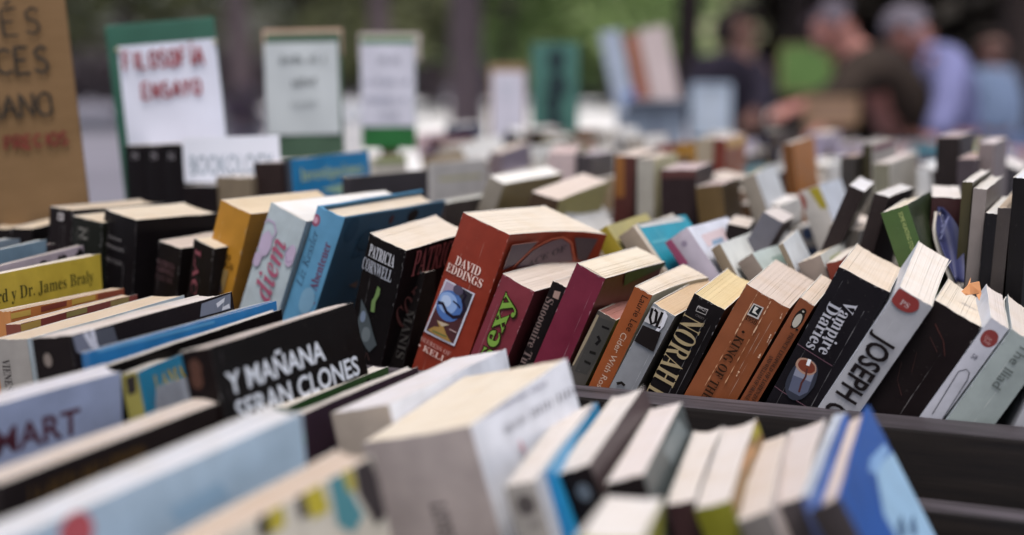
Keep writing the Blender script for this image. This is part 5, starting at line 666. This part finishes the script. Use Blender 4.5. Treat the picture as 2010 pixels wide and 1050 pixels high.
m = MB(); m.box(-60 * k, 60 * k, 0, .002, 0, .05, M=Matrix.Translation((0, -.001, 82 * k)) @ Matrix.Rotation(.9, 4, 'X')); m.box(-2 * k, 2 * k, -.0035, -.0015, 0, 80 * k, m=1); m.build('flap', [m_plain('a2acba', .8, name='carton'), m_plain('70788a', .6, name='tape')], r)
# ---------------------------------------------------------------- far stall with its goods
o2 = cw(1.12, 4.05)
rtable('stall_table', 'far stall table under the goods where the men bend over', o2, PSI, 2.0, 1.15, .80, m_wood('5c4c42', '75645a'))
rnd = random.Random(12)
goods = [('pink', 'b49aa2'), ('lilac', '9c94b0'), ('tan', 'ac8c66'), ('dusty rose', 'a88488'), ('sky blue', '8ea8c4'), ('teal', '3a7080'), ('brick red', '94482e'), ('cream', 'c8bcae'), ('cobalt', '4a66a4'), ('grey', '8c8890'), ('pale yellow', 'c4c08a'), ('maroon', '5c2a38')]
spots = []
for i in range(24):
    X = .22 + 1.75 * (i % 12) / 11 + rnd.uniform(-.04, .04); Zd = 4.15 + .5 * (i // 12) + rnd.uniform(-.05, .05)
    nm, c = goods[(i * 5 + i // 12) % 12]; hgt = rnd.uniform(.03, .08) if i >= 12 else rnd.uniform(.02, .055)
    p = cw(X, Zd, .80)
    st = dict(label=f'{nm} book lying flat on the far stall, {ORD[i % 12]} from left in its {"front" if i < 12 else "back"} line', sp=c, rc=c, lc=c, pg='cfc4c0', grp='books lying on the far stall')
    a = PSI + rnd.uniform(-.4, .4)
    book('far%d' % i, (p.x, p.y, .80 + .11 * (i % 3 == 1) * 0 + hgt / 2, 0, -math.pi / 2, a, hgt, .15, .20), st, [], fine=False)
# propped boards of the far stall
for lab, px, py, Zd, w, h, c, c2 in (('bright green price board with ochre rim between the seated vendor and the bending man', 1582, 176, 6.6, .23, .20, (92, 122, 66), (124, 120, 80)),
    ('pale sky blue card propped on the far stall left of the green board', 1395, 262, 4.6, .105, .15, (170, 182, 198), (164, 180, 200)), ('tan wooden board propped on the far stall before the brown jacket', 1632, 240, 5.15, .17, .08, (140, 114, 96), (148, 120, 94))):
    base = at(px, py, Zd); r = empty('price_board', base, lab, 'board', 'boards propped on the far stall', (0, 0, PSI))
    m = MB(); m.box(-w / 2, w / 2, 0, .012, 0, h); m.build('panel', m_plain(c, .6, var=.15, name='panel'), r, bevel=.003)
    m = MB()
    for q in ((-w / 2 - .012, -w / 2, -.004, .014, -.012, h + .012), (w / 2, w / 2 + .012, -.004, .014, -.012, h + .012), (-w / 2, w / 2, -.004, .014, h, h + .012), (-w / 2, w / 2, -.004, .014, -.012, 0)): m.box(*q)
    m.build('rim', m_plain(c2, .6, name='rim'), r)
    m = MB(); m.tube([(0, .03, h * .6), (0, .05, -base.z + (.80 if Zd < 6 else .0))], .012, 8); m.build('post', m_plain('5c5248', .6), r)
# ---------------------------------------------------------------- people
def skin(name, J, E, mat, parent, sub=2, root='pelvis'):
    """one continuous surface grown round a jointed skeleton"""
    names = list(J); me = bpy.data.meshes.new(name)
    me.from_pydata([tuple(J[n][0]) for n in names], [(names.index(a), names.index(b)) for a, b in E], [])
    o = bpy.data.objects.new(name, me); COL.objects.link(o)
    o.modifiers.new('skin', 'SKIN')
    for i, n in enumerate(names):
        s = me.skin_vertices[0].data[i]; r = J[n][1]; s.radius = r if isinstance(r, tuple) else (r, r); s.use_root = n == root; s.use_loose = False
    sd = o.modifiers.new('sub', 'SUBSURF'); sd.levels = sd.render_levels = sub
    dg = bpy.context.evaluated_depsgraph_get(); nm = bpy.data.meshes.new_from_object(o.evaluated_get(dg))
    o.modifiers.clear(); o.data = nm; nm.materials.clear(); nm.materials.append(mat); nm.name = name
    for p in nm.polygons: p.use_smooth = True
    bpy.data.meshes.remove(me); o.parent = parent
    return o
def ell(name, c, r, mat, parent, rot=None, cut=None, n=14, jit=0, seed=1):
    bm = bmesh.new(); bmesh.ops.create_uvsphere(bm, u_segments=n, v_segments=n, radius=1)
    rr = random.Random(seed)
    for v in bm.verts:
        if jit: v.co *= 1 + rr.uniform(-jit, jit)
        v.co = Vector((v.co.x * r[0], v.co.y * r[1], v.co.z * r[2]))
    if cut: bmesh.ops.delete(bm, geom=[v for v in bm.verts if cut(v.co)], context='VERTS')
    if rot: bm.transform(rot)
    bmesh.ops.translate(bm, verts=bm.verts, vec=c)
    me = bpy.data.meshes.new(name); bm.to_mesh(me); bm.free(); me.materials.append(mat)
    for p in me.polygons: p.use_smooth = True
    o = bpy.data.objects.new(name, me); COL.objects.link(o); o.parent = parent; return o
def person(label, J, face, skinc, hairc, topc, legc, bald=False, hair=.95, low=-.02):
    """J: world joints; face: unit direction the face looks"""
    foot = (J['foot_l'] + J['foot_r']) / 2; base = Vector((foot.x, foot.y, min(J['foot_l'].z, J['foot_r'].z) - .04))
    r = empty('person', base, label, 'person', 'people at the far stall')
    L = {k: v - base for k, v in J.items()}
    hd = L['head']; upv = (hd - L['neck']).normalized(); f = (face - upv * face.dot(upv)).normalized(); sd = f.cross(upv)
    sm = m_plain(skinc, .5, .4, var=.08, scale=25, name='skin')
    B_ = {}
    def add(n, p, rad): B_[n] = (p, rad)
    add('pelvis', L['pelvis'], (.15, .11)); add('waist', L['pelvis'].lerp(L['chest'], .45), (.13, .10)); add('chest', L['chest'], (.16, .115)); add('neck', L['neck'], .055)
    add('skull_base', hd - upv * .06, .06); add('skull', hd + upv * .015 - f * .012, (.085, .09)); add('crown', hd + upv * .085 - f * .01, .062); add('jaw', hd - upv * .075 + f * .055, .038); add('nose', hd - upv * .01 + f * .098, .016)
    E = [('pelvis', 'waist'), ('waist', 'chest'), ('chest', 'neck'), ('neck', 'skull_base'), ('skull_base', 'skull'), ('skull', 'crown'), ('skull_base', 'jaw'), ('skull', 'nose')]
    for s in ('l', 'r'):
        sh, el, ha, hp, kn, ft = (L[q + s] for q in ('shoulder_', 'elbow_', 'hand_', 'hip_', 'knee_', 'foot_'))
        sg = 1 if s == 'r' else -1
        add('ear_' + s, hd + sd * sg * .088 - f * .01, .018); E.append(('skull', 'ear_' + s))
        add('shoulder_' + s, sh, .062); add('elbow_' + s, el, .045); add('wrist_' + s, ha, .03); dr = (ha - el).normalized(); pm = ha + dr * .07
        add('palm_' + s, pm, (.04, .02)); E += [('chest', 'shoulder_' + s), ('shoulder_' + s, 'elbow_' + s), ('elbow_' + s, 'wrist_' + s), ('wrist_' + s, 'palm_' + s)]
        sv = dr.cross(Vector((0, 0, 1))); sv = sv.normalized() if sv.length > .1 else RT
        for i, (off, ln) in enumerate(((-.03, .062), (-.011, .075), (.01, .07), (.03, .055))):
            a = pm + sv * off + dr * .035; b = a + dr * ln * .55 + Vector((0, 0, -.008)); c = b + dr * ln * .4 + Vector((0, 0, -.022))
            for nn, p, rd in (('a', a, .010), ('b', b, .009), ('c', c, .008)): add(f'f{i}{nn}{s}', p, rd)
            E += [('palm_' + s, f'f{i}a{s}'), (f'f{i}a{s}', f'f{i}b{s}'), (f'f{i}b{s}', f'f{i}c{s}')]
        ta = ha + dr * .04 + sv * sg * -.04; tb = ta + dr * .035 + sv * sg * -.018
        add('ta' + s, ta, .012); add('tb' + s, tb, .010); E += [('palm_' + s, 'ta' + s), ('ta' + s, 'tb' + s)]
        add('hip_' + s, hp, .085); add('knee_' + s, kn, .058); add('ankle_' + s, ft + Vector((0, 0, .06)), .04); add('toe_' + s, ft + Vector((f.x, f.y, 0)) * .15, .035)
        E += [('pelvis', 'hip_' + s), ('hip_' + s, 'knee_' + s), ('knee_' + s, 'ankle_' + s), ('ankle_' + s, 'toe_' + s)]
    skin('body', B_, E, sm, r)
    def sub(keys, ee, grow): return {k: (B_[k][0], tuple(x + grow for x in B_[k][1]) if isinstance(B_[k][1], tuple) else B_[k][1] + grow) for k in keys}, ee
    ks = ['pelvis', 'waist', 'chest', 'shoulder_l', 'elbow_l', 'wrist_l', 'shoulder_r', 'elbow_r', 'wrist_r']
    T, ee = sub(ks, [('pelvis', 'waist'), ('waist', 'chest')] + [(a, b) for s in 'lr' for a, b in (('chest', 'shoulder_' + s), ('shoulder_' + s, 'elbow_' + s), ('elbow_' + s, 'wrist_' + s))], .022)
    T['collar'] = (L['neck'].lerp(L['chest'], .08), .074); ee.append(('chest', 'collar'))
    skin('shirt', T, ee, m_plain(topc, .85, .15, var=.18, scale=9, bump=.4, name='cloth'), r)
    ks = ['pelvis'] + [q + s for s in 'lr' for q in ('hip_', 'knee_', 'ankle_')]
    T, ee = sub(ks, [(a, b) for s in 'lr' for a, b in (('pelvis', 'hip_' + s), ('hip_' + s, 'knee_' + s), ('knee_' + s, 'ankle_' + s))], .024)
    skin('trousers', T, ee, m_plain(legc, .9, .1, var=.15, scale=9, name='cloth'), r)
    R = Matrix((sd, f, upv)).transposed().to_4x4()
    lim = .02 if not bald else .035
    ell('hair', hd + upv * .012 - f * .012, (.1 * hair, .118 * hair, .125 * hair), m_plain(hairc, .8, .2, var=.3, scale=60, bump=.6, name='hair'), r, R, lambda c: (c.y > .045 and c.z < .06) or c.z < low or (bald and (c.z > .095 or c.y > .06)), jit=.02)
    for sg in (-1, 1):
        ell('eye', hd + f * .083 + sd * sg * .033 + upv * .008, (.013, .012, .010), m_plain('2a2322', .2, .5, name='eye'), r, n=8)
        m = MB(); ft = L['foot_' + ('r' if sg > 0 else 'l')]; m.tube([tuple(ft + Vector((f.x, f.y, 0)) * -.08), tuple(ft + Vector((f.x, f.y, 0)) * .05), tuple(ft + Vector((f.x, f.y, 0)) * .2)], [.045, .05, .038], 10); m.build('shoe', m_plain('2c2624', .5, name='leather'), r, smooth=True)
    m = MB(); c = hd - upv * .055 + f * .088; m.tube([tuple(c - sd * .025), tuple(c + f * .004), tuple(c + sd * .025)], .006, 6); m.build('mouth', m_plain('8a4a44', .5, name='lips'), r)
    return r
def off(p, X=0, Z=0, z=0): return p + RT * X + FH * Z + Vector((0, 0, z))
# man in brown jacket, bending left, arm reaching to the goods
Zp = 5.55
h = at(1632, 62, Zp); nk = at(1688, 112, Zp + .02); ch = at(1740, 150, Zp + .05); pv = at(1800, 290, Zp + .15)
g0 = lambda p: Vector((p.x, p.y, .04))
person('grey haired man in a dark brown jacket bending over and reaching left', dict(head=h, neck=nk, chest=ch, pelvis=pv, shoulder_l=at(1690, 135, Zp - .16), elbow_l=at(1640, 196, Zp - .25), hand_l=at(1580, 208, Zp - .35), shoulder_r=at(1730, 128, Zp + .2), elbow_r=at(1690, 215, Zp + .2), hand_r=at(1640, 240, Zp + .1),
    hip_l=off(pv, .02, -.09, -.05), hip_r=off(pv, .02, .09, -.05), knee_l=off(pv, -.03, -.1, -.42), knee_r=off(pv, .05, .1, -.42), foot_l=g0(off(pv, .06, -.1)), foot_r=g0(off(pv, .14, .1))),
    (-RT * .85 - FH * .3 + Vector((0, 0, -.55))).normalized(), 'b07a70', '57505a', '352c27', '3a3430', bald=True)
# man in lavender shirt
Zp = 5.7
h = at(1782, 72, Zp); nk = at(1822, 112, Zp + .02); ch = at(1850, 150, Zp + .05); pv = at(1850, 300, Zp + .15)
person('grey haired man in a lavender shirt stooping behind the brown jacket', dict(head=h, neck=nk, chest=ch, pelvis=pv, shoulder_l=at(1858, 120, Zp - .17), elbow_l=at(1862, 210, Zp - .22), hand_l=at(1830, 275, Zp - .25), shoulder_r=at(1850, 120, Zp + .2), elbow_r=at(1820, 215, Zp + .22), hand_r=at(1780, 265, Zp + .15),
    hip_l=off(pv, .02, -.09, -.05), hip_r=off(pv, .02, .09, -.05), knee_l=off(pv, -.05, -.1, -.42), knee_r=off(pv, .0, .1, -.42), foot_l=g0(off(pv, .02, -.1)), foot_r=g0(off(pv, .08, .1))),
    (-RT * .8 - FH * .25 + Vector((0, 0, -.65))).normalized(), 'b07e76', '66606a', '7a7ca6', '39343a', bald=False, hair=.95)
# seated vendor in navy
Zp = 7.0
h = at(1452, 66, Zp); nk = at(1446, 108, Zp); ch = at(1430, 150, Zp + .02); pv = at(1425, 262, Zp + .1)
person('dark haired seated vendor in a navy top beyond the far stall', dict(head=h, neck=nk, chest=ch, pelvis=pv, shoulder_l=at(1378, 135, Zp), elbow_l=at(1362, 205, Zp - .1), hand_l=at(1400, 235, Zp - .3), shoulder_r=at(1486, 138, Zp), elbow_r=at(1500, 200, Zp - .1), hand_r=at(1480, 225, Zp - .35),
    hip_l=off(pv, -.1, 0, -.02), hip_r=off(pv, .1, 0, -.02), knee_l=off(pv, -.14, -.45, -.0), knee_r=off(pv, .14, -.45, 0), foot_l=g0(off(pv, -.14, -.42)), foot_r=g0(off(pv, .14, -.42))),
    (-FH * .45 + RT * .5 + Vector((0, 0, -.65))).normalized(), '6a4a42', '241c1c', '26222e', '2a2628', hair=1.06, low=-.07)
m = MB(); b = g0(pv); b.z = 0; r = empty('stool', b, 'wooden stool under the seated vendor', 'stool', rot=(0, 0, PSI)); hs_ = pv.z - .12
m.box(-.18, .18, -.18, .18, hs_ - .03, hs_); m.build('seat', wood_dark, r)
for sx in (-.15, .15):
    for sy in (-.15, .15): m = MB(); m.box(sx - .015, sx + .015, sy - .015, sy + .015, 0, hs_ - .03); m.build('leg', wood_dark, r)
# figure far right in grey blue
Zp = 8.6
h = at(1946, 98, Zp); nk = at(1946, 132, Zp); ch = at(1948, 170, Zp); pv = at(1950, 275, Zp)
person('dark haired person in a grey blue top standing at the far right', dict(head=h, neck=nk, chest=ch, pelvis=pv, shoulder_l=at(1915, 155, Zp), elbow_l=at(1905, 215, Zp), hand_l=at(1905, 275, Zp - .05), shoulder_r=at(1982, 155, Zp), elbow_r=at(1990, 215, Zp), hand_r=at(1988, 275, Zp - .05),
    hip_l=off(pv, -.09, 0, -.05), hip_r=off(pv, .09, 0, -.05), knee_l=off(pv, -.1, -.02, -.36), knee_r=off(pv, .1, -.02, -.36), foot_l=g0(off(pv, -.1)), foot_r=g0(off(pv, .1))),
    (-FH * .8 - RT * .5).normalized(), '6a4c44', '2c2422', '6c7c98', '4c5a78')
# ---------------------------------------------------------------- trees, hedges, far side of the square
def leaves(n, blobs, size, seed):
    rr = random.Random(seed); V = []; F = []; mi = []
    for _ in range(n):
        c, rad = rr.choice(blobs)
        d = Vector((rr.gauss(0, 1), rr.gauss(0, 1), rr.gauss(0, 1))).normalized() * rr.random() ** .45
        p = Vector(c) + Vector((d.x * rad[0], d.y * rad[1], d.z * rad[2]))
        a = Vector((rr.gauss(0, 1), rr.gauss(0, 1), rr.gauss(0, .7))).normalized(); b = a.orthogonal().normalized(); s = size * rr.uniform(.6, 1.4)
        k = len(V); V += [tuple(p - a * s), tuple(p + b * s * .45), tuple(p + a * s), tuple(p - b * s * .45)]; F.append((k, k + 1, k + 2, k + 3)); mi.append(rr.choice((0, 0, 1)))
    return V, F, mi
bark = m_wood('4a3f43', '6c5f64', .9, (14, 14, 3))
def tree(label, px, Z, rad, top=5.5, crown=2.2, cols=('46542c', '667a3c'), low=2.3, lean=0.0, seed=1, n=1500, bk=None):
    c = at(px, 150, Z); base = Vector((c.x, c.y, 0)); r = empty('tree', base, label, 'tree', 'trees round the square')
    m = MB(); rr = random.Random(seed)
    pts = [(lean * z + .03 * math.sin(z * 1.3 + seed), .03 * math.cos(z + seed), z) for z in (0, .15, .5, 1.2, 2.0, 3.0, 4.0, top)]
    m.tube(pts, [rad * k for k in (1.7, 1.3, 1.08, 1.0, .95, .85, .7, .45)], 14)
    for i in range(6):
        a = i * 1.05 + seed; z0 = 2.7 + .35 * i; m.tube([(lean * z0, 0, z0), (lean * z0 + .8 * math.cos(a), .8 * math.sin(a), z0 + .7), (lean * z0 + 1.6 * math.cos(a), 1.6 * math.sin(a), z0 + 1.1)], [rad * .4, rad * .25, rad * .1], 8)
    m.build('trunk', bk or bark, r, smooth=True)
    bl = [((rr.uniform(-1, 1) * crown * .7, rr.uniform(-1, 1) * crown * .7, low + 1 + rr.random() * crown * 1.2), (crown * rr.uniform(.3, .5), crown * rr.uniform(.3, .5), crown * rr.uniform(.22, .36))) for _ in range(12)]
    V, F, mi = leaves(n, bl, .13 + .004 * Z, seed)
    link('crown', V, F, [m_leaf(cols[0]), m_leaf(cols[1])], r, mi)
    return r
dbark = m_wood('2a2222', '3c3230', .9, (14, 14, 3))
tree('dark mauve brown tree trunk nearest, rising behind the small framed sign', 928, 9.0, .105, seed=3, lean=-.012)
tree('dark brown trunk behind the leaning poster stand', 1343, 10.5, .098, seed=5, bk=dbark)
tree('slim dark trunk behind the third white sign', 748, 21, .16, seed=7)
tree('dark trunk behind the head of the man in brown', 1572, 15, .13, seed=9, bk=dbark)
tree('broad dark trunk at the top right corner', 2006, 12, .22, seed=11, crown=1.8, bk=dbark)
tree('faint trunk behind the green FILOSOFÍA board', 470, 26, .2, seed=13)
for i, (px, Z) in enumerate(((60, 30), (250, 34), (600, 38), (860, 44), (1700, 30), (1850, 24))):
    tree(['shaded tree behind the cardboard sign', 'shaded tree between cardboard and green board', 'shaded tree above the second sheet sign', 'shaded tree left of the nearest trunk', 'shaded tree above the man in brown', 'shaded tree above the man in lavender'][i], px, Z, .2, top=6.5, crown=4.2, low=.9, seed=20 + i, n=2100, cols=('565a40', '6e7250'))
for i, (px, Z) in enumerate(((1000, 46), (1100, 50), (1200, 48))):
    tree(['light green leafy tree right of the nearest trunk', 'light green leafy tree above the sea green board', 'light green leafy tree above the poster stand'][i], px, Z, .2, top=7, crown=3.6, low=.6, seed=40 + i, n=3200, cols=('8ca46a', 'acc088'))
def hedge(label, px0, px1, Z, h, cols, seed, n=2200):
    a = at(px0, 150, Z); b = at(px1, 150, Z); c = (a + b) / 2; L = (b - a).length
    r = empty('hedge', Vector((c.x, c.y, 0)), label, 'hedge', 'hedges along the square', (0, 0, PSI))
    bl = []; k = max(6, int(L / 1.2)); rr = random.Random(seed)
    for i in range(k): bl.append(((-L / 2 + L * (i + .5) / k, rr.uniform(-.3, .3), h * rr.uniform(.4, .6)), (L / k * .9, .7, h * rr.uniform(.45, .62))))
    V, F, mi = leaves(n, bl, .22, seed)
    link('foliage', V, F, [m_leaf(cols[0]), m_leaf(cols[1])], r, mi)
    m = MB()
    for i in range(k): m.tube([(-L / 2 + L * (i + .5) / k, 0, 0), (-L / 2 + L * (i + .5) / k + .1, .1, h * .7)], [.05, .02], 6)
    m.build('stems', bark, r)
hedge('long mauve brown hedge across the square at left', -60, 860, 56, 2.0, ('4c444a', '5c5258'), 51, 5200)
hedge('dark purple grey hedge beyond the painted sun patch', 960, 1330, 60, 1.9, ('3c3640', '4c4650'), 52, 3000)
hedge('tall dark hedge behind the men at the right', 1520, 2080, 18, 3.2, ('241f1c', '332c26'), 53, 5200)
hedge('tall shaded green brown hedge behind the signs at left', -80, 900, 66, 5.5, ('5a5846', '6c6850'), 54, 5600)
hedge('light green tall hedge in the middle distance', 930, 1340, 72, 6.0, ('84996a', 'a0b084'), 55, 6000)
# pale building at the end of the square
c = at(1470, 150, 80); r = empty('building', Vector((c.x, c.y, 0)), 'pale olive cream building glimpsed above the seated vendor', 'building', None, (0, 0, PSI))
m = MB(); m.box(-4, 4.5, 0, 8, 0, 9); m.build('wall', m_plain('b0b08c', .9, .1, var=.06, scale=1.5, name='render'), r)
for i in range(3):
    for zz in (4.6, 7.2):
        m = MB(); x = -2.6 + 2.6 * i; m.box(x - .5, x + .5, -.03, .02, zz, zz + 1.5); o = m.build('window', m_plain('4a5058', .2, .6, name='glass'), r)
        m = MB(); m.box(x - .62, x + .62, -.08, -.031, zz - .14, zz - .02); m.build('sill', m_plain('a8a690', .8, name='stone'), o)
m = MB(); m.box(-4.2, 4.7, -.2, 8.2, 9.002, 9.3); m.build('roof', m_plain('7a5a48', .8, name='tile'), r)
# bollard and planter between the signs
c = at(690, 150, 12.5); r = empty('bollard', Vector((c.x, c.y, 0)), 'white round topped bollard seen between the second and third signs', 'bollard')
m = MB(); m.tube([(0, 0, 0), (0, 0, .62)], [.055, .05], 14); m.build('post', m_plain('d8d2d4', .5, name='paint'), r, smooth=True)
ell('knob', Vector((0, 0, .74)), (.1, .1, .1), m_plain('eceef4', .35, .5, var=.03, name='paint'), r)
c = at(478, 150, 11.0); r = empty('planter', Vector((c.x, c.y, 0)), 'grey stone planter with mauve flowers seen between the first two sheet signs', 'planter')
m = MB(); m.tube([(0, 0, 0), (0, 0, .3), (0, 0, .62), (0, 0, .66)], [.09, .11, .13, .145], 16); m.build('pot', m_plain('4c4a5c', .7, name='stone'), r, smooth=True)
V, F, mi = leaves(420, [((0, 0, .84), (.2, .2, .17))], .035, 77); link('flowers', V, F, [m_plain('5c4a62', .7, name='petal'), m_plain('43503a', .7, name='leaf')], r, mi)
